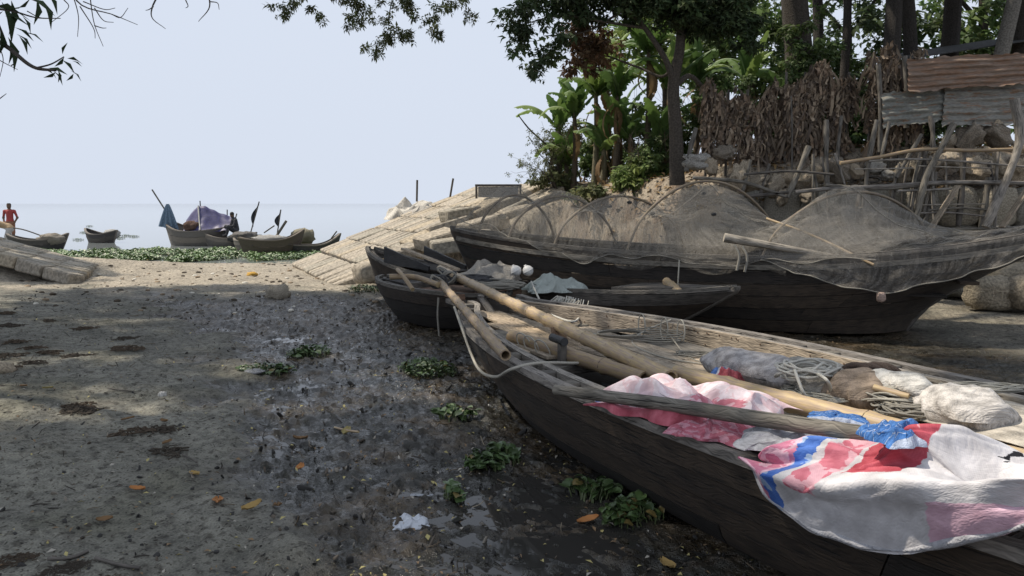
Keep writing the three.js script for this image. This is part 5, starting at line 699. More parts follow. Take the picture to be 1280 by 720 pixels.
function uprightTree(name, label, px, pyb, d, r, lean, mat, blobs, seed, leafMat = leafDark) { const b = at(px, pyb, d); const top = V(b.x + lean, 8.5, b.z - .3), g = tree(name, label, b, [[[b.clone().add(V(0, -.3, 0)), b.clone().lerp(top, .35).add(V(.05, 0, 0)), b.clone().lerp(top, .7), top], r, r * .7], [[b.clone().lerp(top, .62), b.clone().lerp(top, .8).add(V(.9, .2, .4)), b.clone().lerp(top, 1).add(V(2, .8, .8))], r * .4, r * .15], [[b.clone().lerp(top, .7), b.clone().lerp(top, .85).add(V(-.9, .2, .3)), b.clone().lerp(top, 1.1).add(V(-1.8, .7, .5))], r * .4, r * .15]], mat, 'trees on the bank'); leaves(g, 'crown', clBig, leafMat, rel(g, blobs), seed); return g; }
uprightTree('bank_tree', 'dark straight trunk just left of the tin sheets', 1109, 130, 15.4, .18, .1, barkM[3], [[7.6, 8.8, -15.5, 2.2, 1.2, 1.8, 900]], 41); uprightTree('bank_tree', 'dark leaning trunk above the rusty tin sheet', 1141, 110, 16, .15, -.5, barkM[3], [[9, 8.6, -17, 2.2, 1.3, 1.8, 700]], 42);
uprightTree('bank_tree', 'pale leaning trunk behind the right tin sheet', 1238, 110, 15, .15, 1.0, barkM[2], [[10.6, 8.4, -15, 2, 1.2, 1.8, 700]], 43); uprightTree('bank_tree', 'dark trunk at the right edge behind the tin', 1272, 110, 15.6, .2, .2, barkM[1], [[11.5, 8.6, -16, 2.4, 1.4, 2, 800]], 44); uprightTree('bank_tree', 'broad dark trunk between the leaning trunk and the pale trunk', 1185, 80, 17, .2, .1, barkM[3], [[10, 9, -18, 2.6, 1.4, 2, 800]], 45);
uprightTree('bank_tree', 'thin dark trunk right of the vine covered tree', 1050, 150, 16.5, .1, .15, barkM[3], [[7.2, 8, -17, 1.6, 1.2, 1.4, 420]], 46); uprightTree('bank_tree', 'thin dark trunk behind the right leaf screen', 1020, 150, 17, .13, -.1, barkM[3], [[6.8, 8.2, -18, 1.8, 1.2, 1.6, 420]], 47);
// foliage masses farther back, thin enough for sky to show
function backTree(label, x, z, h, r, blobs, seed, m) { const y = groundH(x, z), g = tree('background_tree', label, V(x, y, z), [[[V(x, y - .3, z), V(x + .2, y + h * .4, z), V(x - .1, y + h * .8, z + .2), V(x, y + h, z)], r, r * .3], [[V(x + .1, y + h * .5, z), V(x + .9, y + h * .7, z + .3), V(x + 1.6, y + h * .85, z)], r * .4, r * .1], [[V(x, y + h * .55, z), V(x - .9, y + h * .7, z), V(x - 1.7, y + h * .95, z + .3)], r * .4, r * .1]], barkM[1], 'trees behind the bank'); leaves(g, 'crown', clBig, m, rel(g, blobs), seed, [.6, 1.3], .36, 10); }
backTree('thin crowned tree far behind the dry leaf screens', 6.4, -21, 6, .14, [[6.4, 6.2, -21, 1.9, 1.6, 1.2, 330], [7.4, 4.6, -21, 1.2, 1, 1, 150], [5.2, 5, -21, 1, 1, 1, 130]], 51, leafMid); backTree('leafy tree far behind the vine covered trunk', 9.4, -22, 7, .16, [[9.4, 6.6, -22, 2.2, 1.8, 1.4, 430], [8.6, 4.4, -22, 1.6, 1, 1, 200], [10.6, 4.6, -22, 1.4, 1.1, 1, 190]], 52, leafDark); backTree('leafy tree far behind the tin sheets', 12.6, -21, 7, .18, [[12.4, 6.4, -21, 2.4, 1.9, 1.4, 560], [13.6, 4.4, -21, 2, 1.3, 1.2, 380], [11.4, 4.4, -21, 1.2, 1.2, 1, 200]], 53, leafMid); backTree('pale green tree far behind the slender tree', 4.2, -22, 5.5, .12, [[4.4, 6.4, -22, 1.5, 1, 1, 170], [3.2, 5.8, -22, 1, .7, .8, 80], [5.2, 5.6, -22, .9, .9, .9, 100]], 54, leafLight); backTree('shady tree closing the view at the right edge', 16, -20, 7, .2, [[15.6, 6, -20, 2.4, 2.2, 1.4, 620], [16, 3.6, -20, 2, 1.2, 1.2, 320]], 55, leafDark);
function bush(label, px, py, d, rx, ry, n, seed, m, geo = cl12) { const p = at(px, py, d), y = groundH(p.x, p.z); const g = thing('bush', label, 'bush', 'bushes on the bank', V(p.x, y, p.z)); const tw = twigs([[V(0, -.1, 0), V(0, 1, 0)]], 5, ry * 1.3, .018, seed, 0, 2); mesh('stems', limbs(tw.out), barkM[0], g); leaves(g, 'foliage', geo, m, [[0, p.y - y, 0, rx, ry, .45, n]], seed, [.6, 1.3], .15, 9); }
bush('bright green bush at the foot of the banana clump', 795, 222, 16.2, .55, .42, 330, 61, leafLight); bush('green bush right of the banana stems', 822, 200, 16.4, .4, .5, 260, 62, leafMid); bush('low leafy bush left of the banana clump', 690, 228, 18.2, .45, .22, 170, 63, leafOlive); bush('dark green bush behind the banana stems', 770, 195, 19, .8, .6, 300, 64, leafMid); bush('green bush between the leaf screens and the tin sheets', 1072, 165, 15.2, .45, .55, 330, 65, leafMid); bush('dark bush under the leaf screens', 980, 178, 15.2, .9, .4, 240, 66, leafDark); bush('shadowed bush below the tin sheets', 1150, 160, 14.2, .9, .4, 260, 67, leafDark); bush('green bush behind the first leaf screen', 905, 130, 16.5, .8, .7, 330, 68, leafMid); bush('tall bush behind the vine covered trunk', 1035, 110, 18, .9, 1.1, 420, 69, leafMid); bush('dark leafy bush filling the gap left of the middle banana stems', 728, 205, 19.6, .7, .5, 300, 171, leafMid); bush('tall dark bush behind the tallest banana plant', 785, 160, 20, .8, .8, 380, 172, leafDark); bush('tall leafy bush behind the slender trunk', 850, 165, 18.4, .8, .9, 420, 173, leafMid); bush('thin leafy bush behind the left banana plants', 712, 175, 20.5, .5, .6, 130, 174, leafOlive);
bush('small plant on the crest beside the net boat', 735, 242, 16.5, .5, .14, 100, 70, leafOlive);
// banana plants
const banM = [leafM(.12, .2, .05, .5), leafM(.18, .26, .07, .5), leafM(.085, .15, .045, .45)], banDry = [leafM(.18, .115, .06, .3), leafM(.24, .16, .08, .35)], banStem = [matte(.16, .14, .08, .7, 2), matte(.12, .09, .06, .8, 2)];
function bananaLeaf(L, W, up, droop, tornSeed) { const f = (u, v) => { const q = u * L, w = W * Math.pow(Math.sin(Math.PI * clamp(.06 + .9 * u)), .6) * (v > .33 && v < .67 ? 1 : .82 + .3 * n2(u * 16 + tornSeed, (v > .5) * 5)), s = (v - .5) * 2, a = up - droop * u * u * 1.2; return V(q * Math.cos(a) * .95, q * Math.sin(a) - Math.abs(s) * w * .28 + Math.abs(s) * .03 * n2(u * 9, tornSeed), s * w * .5); }; return sheet(f, 34, 6, 0); }
{
  const lab = ['at the left end of the clump', 'second from the left end, with a bright raised leaf', 'with hanging brown leaves left of middle', 'in the middle front of the clump', 'in the middle back of the clump', 'right of middle with tall upright leaves', 'next to the slender tree', 'behind the slender tree', 'behind the first dry leaf screen', 'short one at the foot of the left end', 'short one below the middle of the clump', 'short one in front of the tallest stem', 'short one left of the slender trunk', 'short one far back between the stems'];
  [[697, 236, 18.6, 1.7, 6, 1], [716, 238, 18, 2.0, 7, 2], [742, 240, 17.4, 2.3, 8, 3], [768, 242, 17, 2.0, 6, 4], [756, 236, 19, 3.0, 7, 5], [806, 238, 16.8, 2.9, 8, 6], [832, 232, 17.2, 2.2, 7, 7], [868, 215, 17.6, 2.2, 7, 8], [930, 190, 16.8, 1.9, 6, 9], [706, 240, 18.3, .9, 6, 10], [752, 243, 17.2, 1.0, 6, 11], [785, 242, 16.9, 1.1, 6, 12], [822, 238, 16.6, 1.0, 6, 13], [772, 238, 18.4, 1.5, 6, 14]].forEach(([px, py, d, h, n, seed], k) => {
    const p = at(px, py, d), rr = mulberry(900 + seed); p.y = Math.max(groundH(p.x, p.z) - .05, p.y - .3); const g = thing('banana_plant', 'banana plant ' + lab[k], 'banana plant', 'banana plants on the bank', p);
    mesh('stem', tube([V(0, 0, 0), V(.05, h * .5, 0), V(.02, h, 0)], (t) => .08 - .035 * t, 10, 9), banStem[k % 2], g);
    n = Math.round(n * 1.5); for (let i = 0; i < n; i++) { const L = (h < 1.2 ? .7 : .85) + .55 * rr(), lf = mesh('leaf', bananaLeaf(L, .28 + .14 * rr(), .75 + .75 * rr(), .1 + .6 * rr(), seed * 7 + i), banM[(rr() * 3) | 0], g); lf.position.set(.02, h - .08 - .1 * rr(), 0); lf.rotation.set((rr() - .5) * .5, i / n * 6.283 + rr() * .8, 0); }
    for (let i = 0; i < 4; i++) { const lf = mesh('dead_leaf', bananaLeaf(.6 + .5 * rr(), .08 + .1 * rr(), -.5 - .5 * rr(), .7, seed * 5 + i), banDry[i % 2], g); lf.position.set(.02, h - .2 - .2 * rr(), 0); lf.rotation.y = rr() * 6.28; }
  });
}
{ // bare shrub left of the bananas
  const b = at(700, 238, 18), g = thing('bare_shrub', 'nearly bare thin shrub left of the banana clump', 'shrub', null, b), t = twigs([[V(0, -.1, 0), V(-.6, 1, 0)]], 5, .8, .03, 81, -.1, 3); mesh('branches', limbs([...t.out, [[V(.1, 0, 0), V(-.2, .9, 0), V(-.75, 1.45, 0), V(-1.0, 1.75, .1)], .035, .012]]), barkM[1], g); leaves(g, 'foliage', clSmall, leafOlive, t.tips.map((p) => [p.x, p.y, p.z, .12, .12, .12, 2]), 82, [.6, 1.2], .06, 3);
}
{ // tree standing outside at the left, its branch tips reach into view
  const b = V(-9.5, .1, -7), sprig = [at(-30, 40, 6), at(8, 58, 5.6), at(45, 85, 5.4), at(70, 88, 5.4)];
  const g = tree('shore_tree', 'leafy tree at the left with a branch reaching into the sky', b, [[[b.clone().add(V(0, -.2, 0)), V(-9.3, 3, -7.2), V(-8.8, 6, -7.6), V(-8, 8, -8)], .35, .2], [[V(-9, 5, -7.4), V(-7, 5, -6.6), V(-5.2, 4.2, -6.2), sprig[0]], .12, .03], [sprig, .022, .008], [[at(8, 58, 5.6), at(2, 40, 5.6), at(-6, 20, 5.6)], .012, .006], [[at(45, 85, 5.4), at(64, 80, 5.4), at(80, 71, 5.4)], .007, .004], [[at(-10, 10, 5.6), at(20, 15, 5.5), at(45, 22, 5.5), at(75, 23, 5.5)], .009, .003], [[V(-8.4, 7, -7.8), V(-6, 8.4, -8.4), V(-4, 9, -9)], .15, .05], [[V(-8.4, 7, -7.8), V(-8, 8.5, -10.5), V(-7.2, 9, -12.5)], .15, .05], [[V(-8.4, 7, -7.8), V(-9.6, 8.6, -9.5), V(-11, 9.4, -11)], .15, .05]], barkM[1]);
  leaves(g, 'crown', clBig, leafDark, rel(g, [[-6.6, 8.8, -8.4, 2.6, 1.1, 2.4, 400], [-8.4, 9.2, -13, 2.6, 1.1, 2.4, 1250], [-11.5, 9.2, -10, 2.8, 1.2, 3.6, 1900], [-5, 9.2, -11, 2, .9, 2, 240], [-7.5, 9, -10.6, 1.6, .8, 1.5, 620], [-5.8, 9.2, -6.6, 1.4, .8, 1.2, 110], [-7.5, 9, -5, 3, 1, 2.4, 1900], [-12, 9.2, -14.5, 2.4, 1.1, 2, 900]]), 91);
  // large single leaves of the near sprig
  const big = leafGeo(.19, .07, .012, .2), rr = mulberry(92), leafNear = leafM(.03, .05, .022, .15); const put = (px, py, rz, s, ry = 0) => { const m = mesh('leaf', big, leafNear, g); m.position.copy(at(px, py, 5.5 + .2 * rr()).sub(b)); m.rotation.set((rr() - .5) * 1.2, ry, rz); m.scale.setScalar(s); };
  [[2, 2, -1.3, 1.5], [14, 0, -1.6, 1.3], [30, -4, -.4, 1.2], [38, -2, -2.6, 1.2], [46, -2, -1.5, 1], [53, 0, -1.35, 1.1], [60, -8, -1.3, .8], [5, 20, -.2, 1], [-4, 24, -1.6, 1.4], [0, 36, -1.8, 1.2], [10, 46, -1.5, 1.3], [20, 42, -.6, .8], [24, 45, -1.2, .7], [30, 40, -.3, .8], [12, 55, -1.7, .8], [18, 34, -.5, .8], [28, 20, -1, .7], [4, 14, -2.8, 1.3], [-8, 8, -.2, 1.6], [60, 85, -.2, .7], [66, 88, -.8, .7], [72, 86, -1.2, .6], [78, 75, -.9, .6], [84, 73, -.2, .7], [80, 72, -1.9, .5], [88, 88, -.6, .6], [92, 92, -1.9, .4], [78, 68, 1.4, .5], [58, 88, -.5, .6], [70, 90, -2.4, .5], [90, 76, -.4, .4]].forEach((q) => put(...q));
}
{ // second tree standing outside at the left, it shades the left block slope
  const b = V(-20, .3, -19), g = tree('shore_tree', 'leafy tree beyond the left block slope', b, [[[b.clone().add(V(0, -.4, 0)), V(-19.6, 3, -19), V(-18.8, 6, -18.8), V(-18, 8, -18.4)], .3, .16], [[V(-18.8, 6, -18.8), V(-17.4, 7.6, -18), V(-15.8, 8.6, -17.6)], .12, .04], [[V(-18.8, 6, -18.8), V(-19.4, 8, -20), V(-19.8, 9, -21.4)], .12, .04]], barkM[1]);
  leaves(g, 'crown', clBig, leafDark, rel(g, [[-17.4, 8.7, -18, 2.6, 1, 2.4, 1300], [-19.6, 9, -20.6, 2, 1, 2, 500]]), 95);
}
{ // leafless twigs hanging in from above
  const lab = ['left group of bare twigs over the open sky', 'middle pair of bare twigs over the open sky', 'right small bare twig over the open sky', 'short bare twig at the left edge'];
  const set = [[[[80, -30], [100, 5], [140, 18], [172, 31]], [[90, -10], [98, 20], [97, 46]], [[112, -8], [118, 30], [129, 58]], [[80, 0], [86, 8], [62, 30]], [[100, 8], [118, 38], [119, 48]], [[140, 18], [150, 22], [160, 10]], [[118, 10], [130, 26], [142, 28]], [[34, 14], [50, 22], [76, 23]], [[118, 32], [128, 35], [133, 35]], [[104, 2], [132, 12], [144, 10]]], [[[206, -20], [190, 10], [190, 22], [207, 36]], [[192, 8], [186, 12], [182, 13]]], [[[256, -20], [262, 8], [248, 27]], [[262, 2], [272, 4], [274, 12]], [[232, 0], [235, 8], [232, 10]]], [[[-10, 70], [8, 80], [22, 87]], [[-4, 126], [4, 120], [8, 117]], [[14, 82], [20, 78], [18, 79]], [[0, 60], [4, 74], [0, 96]]]];
  set.forEach((s, k) => { const g = thing('bare_twigs', lab[k], 'branch', 'bare twigs above'); s.forEach((pts, i) => mesh('twig', tube(pts.map(([x, y]) => at(x, y, 6.2)), taper(i || k > 2 ? .005 : .009, .0022), 14, 5), barkM[0], g)); rebase(g); });
}
// ---------------------------------------------------------------- plants on the mud, weed strip, litter
function hyacinth(n, r, seed, size = 1) { const rr = mulberry(seed), gs = []; for (let i = 0; i < n; i++) { const a = rr() * 6.283, q = r * Math.sqrt(rr()), L = (.05 + .05 * rr()) * size, h = (.04 + .1 * rr()) * size * (1.2 - q / r * .7); const lf = sheet((u, v) => { const s = (v - .5) * 2, w = L * 1.0 * Math.sqrt(Math.sin(Math.PI * clamp(.03 + .94 * u))); return V(u * L, h + .025 * size * Math.sin(u * 2) + s * s * .012 * size - u * u * .012 * size, s * w * .5); }, 4, 4, 0); const k = .55 + .8 * rr(), c = [.075 * k, .125 * k, .04 * k]; const st = tube([V(-.01, -.02, 0), V(-.005, h * .6, 0), V(0, h, 0)], .006 * size, 3, 4); st.deleteAttribute('uv'); lf.deleteAttribute('uv'); for (const [g, cc] of [[lf, rr() < .06 ? [.2, .15, .05] : c], [st, [.12, .15, .06]]]) { const col = []; for (let j = 0; j < g.attributes.position.count; j++) col.push(...cc); g.setAttribute('color', new THREE.Float32BufferAttribute(col, 3)); } const m = mergeGeometries([lf, st]); m.rotateX((rr() - .5) * .7); m.rotateZ((rr() - .5) * .6); m.rotateY(a + (rr() - .5)); m.translate(Math.cos(a) * q, 0, Math.sin(a) * q * .8); gs.push(m); } return mergeGeometries(gs); }
const hyM = new THREE.MeshPhysicalMaterial({ vertexColors: true, roughness: .45, transmission: .25, thickness: 0 });
[[330, 455, .26, 70, 'on the wet mud left of the rounder clump'], [385, 432, .26, 70, 'rounded, in the middle of the wet mud'], [535, 452, .36, 110, 'under the stern of the front boat'], [570, 512, .14, 32, 'small and ragged, with bare stems beside the front boat hull'], [618, 560, .2, 90, 'dense, beside the middle of the front boat hull'], [568, 604, .07, 18, 'tiny sprig left of the white plastic bag'], [740, 600, .13, 46, 'upper one against the dark hull side'], [792, 626, .19, 90, 'lower one against the dark hull side'], [455, 357, .4, 60, 'low, at the corner of the block slope']].forEach(([px, py, r, n, l], k) => { const p = onLevel(px, py + 6, 0); p.y = groundH(p.x, p.z) - .005; const g = thing('hyacinth_clump', 'green hyacinth clump ' + l, 'plant', 'hyacinth clumps on the mud', p, k); stuff(mesh('foliage', hyacinth(Math.round(n * 1.7), r, 300 + k, .72), hyM, g)); });
{ // floating weed strip along the water's edge
  const rr = mulberry(61), geos = hyacinth(34, .34, 77, 1.05), im = new THREE.InstancedMesh(geos, hyM, 900), m = new THREE.Matrix4(), q = new THREE.Quaternion(), c = new THREE.Color(); let n = 0;
  while (n < 900) { const x = -20 + 15.5 * rr(), e = rr(), z = -24.6 - 4.6 * e - 1.4 * n2(x * .5, 3); if (fbm(x * .5, z * .4, 3) < -.22) continue; q.setFromAxisAngle(V(0, 1, 0), rr() * 6.28); const s = .8 + .6 * rr(); m.compose(V(x, Math.max(-.27, groundH(x, z, false)) - .02, z), q, V(s, s * .9, s)); im.setMatrixAt(n, m); const k = 1.0 + .8 * rr(); im.setColorAt(n++, c.setRGB(k, k, k * .9)); }
  im.name = 'water_weeds'; scene.add(stuff(im)); im.userData.label = 'strip of floating green water weeds along the shore';
  const im2 = new THREE.InstancedMesh(geos, hyM, 14); for (let k = 0; k < 14; k++) { const p = onLevel([158, 168, 98, 105, 150, 112, 230, 335, 372, 362, 355, 386, 80, 285][k], [295, 296, 300, 291, 298, 283, 305, 318, 322, 323, 321, 320, 318, 311][k], -.27); q.identity(); m.compose(p, q, V(.8, .6, .8)); im2.setMatrixAt(k, m); } im2.name = 'drifting_weeds'; scene.add(stuff(im2)); im2.userData.label = 'small drifting weed patches on the open water';
}
{ // single fallen leaves one can pick out on the silt
  const lf = (L, W, curl) => sheet((u, v) => { const s = (v - .5) * 2, w = W * Math.pow(Math.sin(Math.PI * clamp(.04 + .93 * u)), .7); return V((u - .5) * L, .012 + curl * (u - .5) * (u - .5) * L * 2 + s * s * W * .22 + .004 * n2(u * 5, v * 5), s * w * .5); }, 10, 6, .0015);
  const g3 = [lf(.1, .06, .12), lf(.12, .055, .06), lf(.1, .065, .22)], cm = [leafM(.45, .2, .07, .2), leafM(.4, .27, .1, .2), leafM(.2, .12, .06, .15), leafM(.36, .3, .13, .2)];
  [[171, 608, 0, 'orange fallen leaf farthest left on the silt'], [272, 625, 0, 'orange fallen leaf beside the ochre leaf'], [316, 635, 1, 'ochre fallen leaf pointing toward the camera'], [243, 589, 1, 'small yellow-brown leaf above the orange leaves'], [209, 552, 2, 'curled dark brown leaf left of the mud edge'], [375, 542, 2, 'brown leaf lying on the wet mud'], [347, 627, 2, 'dark curled leaf right of the ochre leaf'], [160, 525, 2, 'dark leaf near the curled brown leaf'], [205, 526, 2, 'broken brown leaf above the curled brown leaf'], [433, 531, 3, 'pale straw piece on the wet mud'], [736, 635, 0, 'small orange leaf between the hull clumps and the bag'], [835, 690, 1, 'yellow leaf in the shadow of the hull'], [60, 492, 3, 'pale crumpled leaf at the left edge'], [30, 490, 2, 'brown leaf cluster piece at the left edge'], [375, 574, 0, 'small red-brown scrap on the wet mud'], [131, 652, 2, 'dark leaf scrap low on the silt']].forEach(([px, py, c, l], k) => { const p = onLevel(px, py, .02); p.y = groundH(p.x, p.z) + .006; const m = mesh(numbered('fallen_leaf'), g3[k % 3], cm[c], scene); m.position.copy(p); m.rotation.set((rnd() - .5) * .3, k * 1.9, (rnd() - .5) * .4); m.scale.setScalar(.75 + .35 * rnd()); tag(m, l, 'leaf', 'fallen leaves on the ground'); });
  // small litter: too many to count
  const one = leafGeo(.03, .013, .004), N = 5200, im = new THREE.InstancedMesh(one, new THREE.MeshStandardMaterial({ roughness: .85 }), N), m = new THREE.Matrix4(), q = new THREE.Quaternion(), c = new THREE.Color(), rr = mulberry(404); let n = 0;
  while (n < N) { const d = 2.6 + 12 * Math.pow(rr(), 1.4), x = -.75 * d + 1.2 * d * rr(), z = -d; const mud = mudOf(x, z), hull_ = F(0, 0, 0); if (rr() > .25 + .6 * mud * ss(-.1, .3, fbm(x * 1.3, z * 1.3, 2) + .15)) continue; q.setFromEuler(new THREE.Euler((rr() - .5), rr() * 6.28, (rr() - .5))); const s = .4 + 1 * rr(); m.compose(V(x, groundH(x, z) + .006, z), q, V(s, s, s * (.5 + rr()))); im.setMatrixAt(n, m); const t = rr(); im.setColorAt(n++, t < .22 ? c.setRGB(.4, .34, .14) : t < .5 ? c.setRGB(.2, .13, .07) : t < .85 ? c.setRGB(.05, .04, .03) : c.setRGB(.35, .32, .27)); }
  im.name = 'leaf_litter'; scene.add(stuff(im)); im.userData.label = 'tiny leaves and scraps scattered over silt and mud';
}
{ // crumbs of mud and rotted stalks, too many to count
  const rr = mulberry(515), N = 2200, im = new THREE.InstancedMesh(lump(.011, .004, .009, .35, 3, 1, 2.2), new THREE.MeshStandardMaterial({ roughness: .8 }), N), m = new THREE.Matrix4(), q = new THREE.Quaternion(), c = new THREE.Color(); let n = 0;
  while (n < N) { const d = 2.5 + 11 * Math.pow(rr(), 1.5), x = -.75 * d + 1.1 * d * rr(); if (rr() > .12 + mudOf(x, -d) * ss(-.3, .3, fbm(x * 1.7 + 9, d * 1.7, 3))) continue; q.setFromEuler(new THREE.Euler(rr() * 3, rr() * 6, rr() * 3)); const s = .5 + 1.5 * rr() * rr(); m.compose(V(x, groundH(x, -d) + .004, -d), q, V(s * (1 + 2 * (rr() < .2)), s, s)); im.setMatrixAt(n, m); const t = rr(); im.setColorAt(n++, t < .7 ? c.setRGB(.03, .028, .026) : t < .9 ? c.setRGB(.1, .08, .06) : c.setRGB(.25, .22, .18)); }
  im.name = 'mud_crumbs'; scene.add(stuff(im)); im.userData.label = 'crumbs of mud and rotted stalks over the wet ground';
}
{ // rotted stalks strewn through the mud
  const rr = mulberry(616), N = 3000, sg = tube([V(-.5, 0, 0), V(-.1, .04, .06), V(.5, 0, -.05)], .035, 5, 4), im = new THREE.InstancedMesh(sg, new THREE.MeshStandardMaterial({ roughness: .85 }), N), m = new THREE.Matrix4(), q = new THREE.Quaternion(), c = new THREE.Color(); let n = 0;
  while (n < N) { const d = 2.6 + 10.6 * Math.pow(rr(), .8), x = -.75 * d + 1.1 * d * rr(), mud = mudOf(x, -d); if (rr() > .08 + mud * (.25 + .7 * ss(6.5, 9.5, d)) * ss(-.25, .3, fbm(x * 1.3 + 5, d * 1.3, 3))) continue; q.setFromEuler(new THREE.Euler(rr() * 6, rr() * 6.28, (rr() - .5) * .5)); const s = .04 + .1 * rr() * rr(); m.compose(V(x, groundH(x, -d) + .006, -d), q, V(s, s * .9, s)); im.setMatrixAt(n, m); const t = rr(); im.setColorAt(n++, t < .65 ? c.setRGB(.035, .028, .022) : t < .9 ? c.setRGB(.11, .08, .05) : c.setRGB(.3, .25, .18)); }
  im.name = 'rotted_stalks'; scene.add(stuff(im)); im.userData.label = 'rotted stalks strewn through the wet mud';
}
{ // dark dried weed tufts on the left silt
  const tuft = (r, n, seed) => { const rr = mulberry(seed), gs = []; for (let i = 0; i < n; i++) { const a = rr() * 6.28, q = r * Math.sqrt(rr()), b = rr() * 6.28, l = .05 + .1 * rr(), p = V(Math.cos(a) * q * 1.5, .01 + .035 * rr() * (1 - q / r), Math.sin(a) * q * .8); gs.push(tube([p, p.clone().add(V(Math.cos(b) * l * .5, .015 * rr(), Math.sin(b) * l * .5)), p.clone().add(V(Math.cos(b + .6) * l, 0, Math.sin(b + .6) * l))], .004 + .004 * rr(), 4, 4)); } return mergeGeometries(gs); };
  const TUFTS = ['farthest back at the left edge', 'second from the back at the left edge', 'third from the back at the left edge', 'long and low above the pale tan clod', 'tiny, right of the left edge row', 'in the back row, second from the left edge', 'tiny, left of the wide pair', 'wide, left one of the wide pair', 'in the back row, left of the mud edge', 'in the back row, nearest the mud edge', 'largest and widest, near the mud edge', 'upper one of the two stacked in mid silt', 'lower one of the two stacked in mid silt', 'tiny, beside the long low one', 'tiny, near the broken brown leaf', 'tiny, under the curled dark brown leaf', 'tiny, next to the pale tan clod', 'by itself between silt and mud', 'in the near left corner, at the frame edge', 'in the near left corner, by the forked twig', 'in the near left corner, by the root-like twig'];
  const vs = [tuft(.2, 90, 1), tuft(.17, 60, 2), tuft(.24, 110, 3), tuft(.13, 40, 4)], tm = [matte(.13, .095, .065, 1, 4), matte(.1, .08, .06, 1, 4)];
  [[8, 395, 1], [12, 412, 0], [18, 428, 1], [10, 450, 0], [40, 435, 3], [58, 402, 1], [62, 440, 3], [95, 441, 0], [105, 408, 1], [155, 415, 1], [158, 430, 2], [100, 505, 0], [98, 500, 3], [40, 453, 3], [165, 532, 3], [208, 552, 3], [8, 462, 3], [200, 525, 1], [15, 688, 2], [80, 700, 2], [140, 710, 2]].forEach(([px, py, v], k) => { const p = onLevel(px, py, .08); p.y = groundH(p.x, p.z); const m = mesh(numbered('dried_weed_tuft'), vs[v], tm[k % 2], scene); m.position.copy(p); m.rotation.y = (k % 5) * .25 - .4; m.scale.set(.55, .8, .6).multiplyScalar(k > 17 ? .5 : 1); tag(m, 'dark dried weed tuft ' + TUFTS[k], 'dried weed', 'dried weed tufts on the silt'); });
  // sticks
  [[[440, 588], [462, 596], 'short twig beside the mud edge'], [[120, 704], [175, 712], 'long root-like twig in the near left corner'], [[228, 566], [246, 574], 'thin twig above the yellow-brown leaf'], [[418, 525], [448, 536], 'pale reed piece on the wet mud'], [[135, 488], [165, 492], 'thin twig beside the dried weed tufts'], [[60, 705], [110, 692], 'forked twig in the near left corner']].forEach(([a, b, l], k) => { const p = onLevel(...a, .02), e = onLevel(...b, .02), mm = p.clone().lerp(e, .5); for (const q of [p, e, mm]) q.y = groundH(q.x, q.z) + .012; mm.x += .02; mm.z += .02; solo('fallen_twig', tube([p, mm, e], .006 + .003 * (k % 2), 8, 5), k === 3 ? bamboo[0] : oldWood[1], l, 'twig', 'twigs on the ground'); });
}
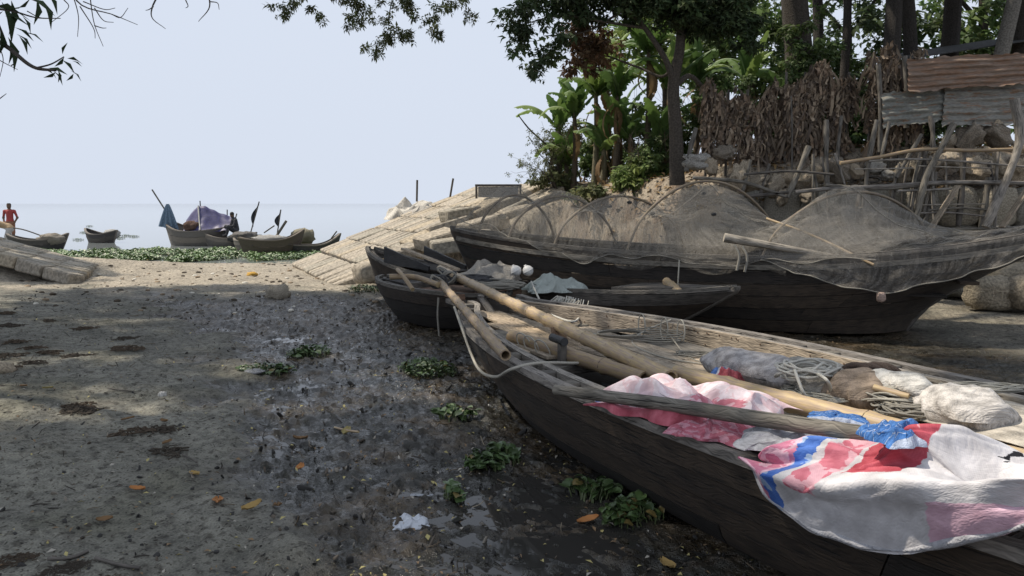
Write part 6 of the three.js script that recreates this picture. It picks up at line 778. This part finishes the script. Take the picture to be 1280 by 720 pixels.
{ // rubbish
  { const p = onLevel(511, 640, .0); p.y = groundH(p.x, p.z) - .005; heapSack('crumpled translucent white plastic bag on the mud', p, .095, .075, .25, .045, new THREE.MeshPhysicalMaterial({ color: lin(.66, .69, .74), roughness: .35, transmission: .3, thickness: 0 }), 41.3, 3, 'plastic_bag', 'plastic bag'); }
  const q = onLevel(527, 602, .02); q.y = groundH(q.x, q.z); solo('plastic_scrap', sheet((v, u) => V(q.x + (u - .5) * .13, q.y + .012 + .012 * fold(u, v, 3, 7), q.z + (v - .5) * .03), 16, 8, .001, 0), new THREE.MeshPhysicalMaterial({ color: lin(.4, .42, .45), roughness: .3, transmission: .3, thickness: 0 }), 'thin clear plastic scrap behind the white bag', 'plastic');
  [[347, 371, .2, .15, 'pale lumpy stone at the far edge of the mud', matte(.5, .44, .35, .9, 3, .02)], [203, 497, .035, .03, 'small white pebble on the silt', matte(.6, .58, .54, .9, 3)], [5, 478, .1, .06, 'pale tan clod at the left edge', matte(.4, .33, .24, .9, 3)], [318, 468, .09, .02, 'flat grey scrap under the left hyacinth clump', matte(.3, .3, .31, .8, 3)], [440, 338, .12, .06, 'orange-yellow scrap on the sunlit sand', matte(.6, .35, .06, .9, 3)]].forEach(([px, py, r, h, l, m], k) => { const p = onLevel(k === 4 ? 315 : px, k === 4 ? 341 : py, -.02); p.y = groundH(p.x, p.z) + h * .4; const g2 = lump(r, h, r * .8, .25, k * 3.7, 2, 2.5); g2.translate(p.x, p.y, p.z); solo(k === 4 ? 'litter_scrap' : 'stone', g2, m, l, k === 4 ? 'litter' : 'stone'); });
  // scattered clods and rubbish on the sunlit sand
  const rr = mulberry(88), vs = [0, 1, 2].map((k) => lump(.06, .03, .05, .3, k * 2.9, 1, 2.3)), im = new THREE.InstancedMesh(vs[0], new THREE.MeshStandardMaterial({ roughness: 1 }), 520), m4 = new THREE.Matrix4(), qq = new THREE.Quaternion(), c = new THREE.Color(); for (let k = 0; k < 520; k++) { const d = 11 + 12 * rr(), x = -.66 * d + .5 * d * rr(); qq.setFromAxisAngle(V(0, 1, 0), rr() * 6); const s = .2 + .9 * Math.pow(rr(), 3); m4.compose(V(x, groundH(x, -d) + .005, -d), qq, V(s, s, s)); im.setMatrixAt(k, m4); const t = rr(); im.setColorAt(k, t < .6 ? c.setRGB(.07, .055, .04) : t < .9 ? c.setRGB(.25, .19, .13) : c.setRGB(.6, .57, .5)); } im.name = 'sand_debris'; scene.add(stuff(im)); im.userData.label = 'small dark debris strewn over the sunlit sand';
}
{ // boulders at the right, net heap, stakes and board on the crest of the slope
  const bl = [matte(.42, .36, .27, .95, 1.2, .03), matte(.36, .31, .24, .95, 1.2, .03)];
  [[1238, 366, 11, .34, .25, 'squared tan boulder left of the pair under the bow'], [1288, 366, 10.8, .34, .25, 'tan boulder at the right edge under the bow'], [1272, 345, 11.4, .46, .2, 'long tan boulder lying on the other two']].forEach(([px, py, d, r, h, l], k) => { const p = at(px, py, d), g = lump(r, h, r * .8, .1, k * 4.4, 3, 3.4); g.translate(p.x, p.y, p.z); solo('boulder', g, bl[k % 2], l, 'boulder', 'boulders under the bow'); });
  { const p = at(518, 274, 23); heapSack('white net heap on the far crest of the block slope', p, .85, .6, .2, .62, netHeapM(.68, .64, .57), 31.3, 5, 'net_heap', 'net'); const q = at(548, 270, 22.4); heapSack('lower pale net heap beside the crest net heap', q, .9, .5, .3, .36, netHeapM(.6, .56, .5), 32.9, 5, 'net_heap', 'net'); }
  for (const [a, b, l] of [[[521, 252], [521.5, 225], 'upright stake on the crest behind the net heap'], [[562, 250], [566.5, 223], 'leaning stake on the crest right of the net heap']]) solo('crest_stake', tube([at(...a, 22.5), at(...b, 22.5)], .03, 4, 6, false), oldWood[1], l, 'stake', 'stakes on the crest');
  const g = thing('framed_board', 'grey framed board standing on the crest behind the net boat', 'board'), c = at(623, 240, 17.2); const w = 1.0, h = .3; const panel = mesh('panel', block(w - .08, h - .06, .02, .004), matte(.35, .34, .32, .8, 2), g); panel.position.copy(c); for (const s of [-1, 1]) { const u = mesh('frame_side', block(.05, h, .05, .006), oldWood[1], g); u.position.set(c.x + s * w / 2, c.y, c.z); } const tp = mesh('frame_top', block(w + .06, .05, .06, .006), oldWood[1], g); tp.position.set(c.x, c.y + h / 2, c.z); rebase(g);
}
renderer.render(scene, camera);
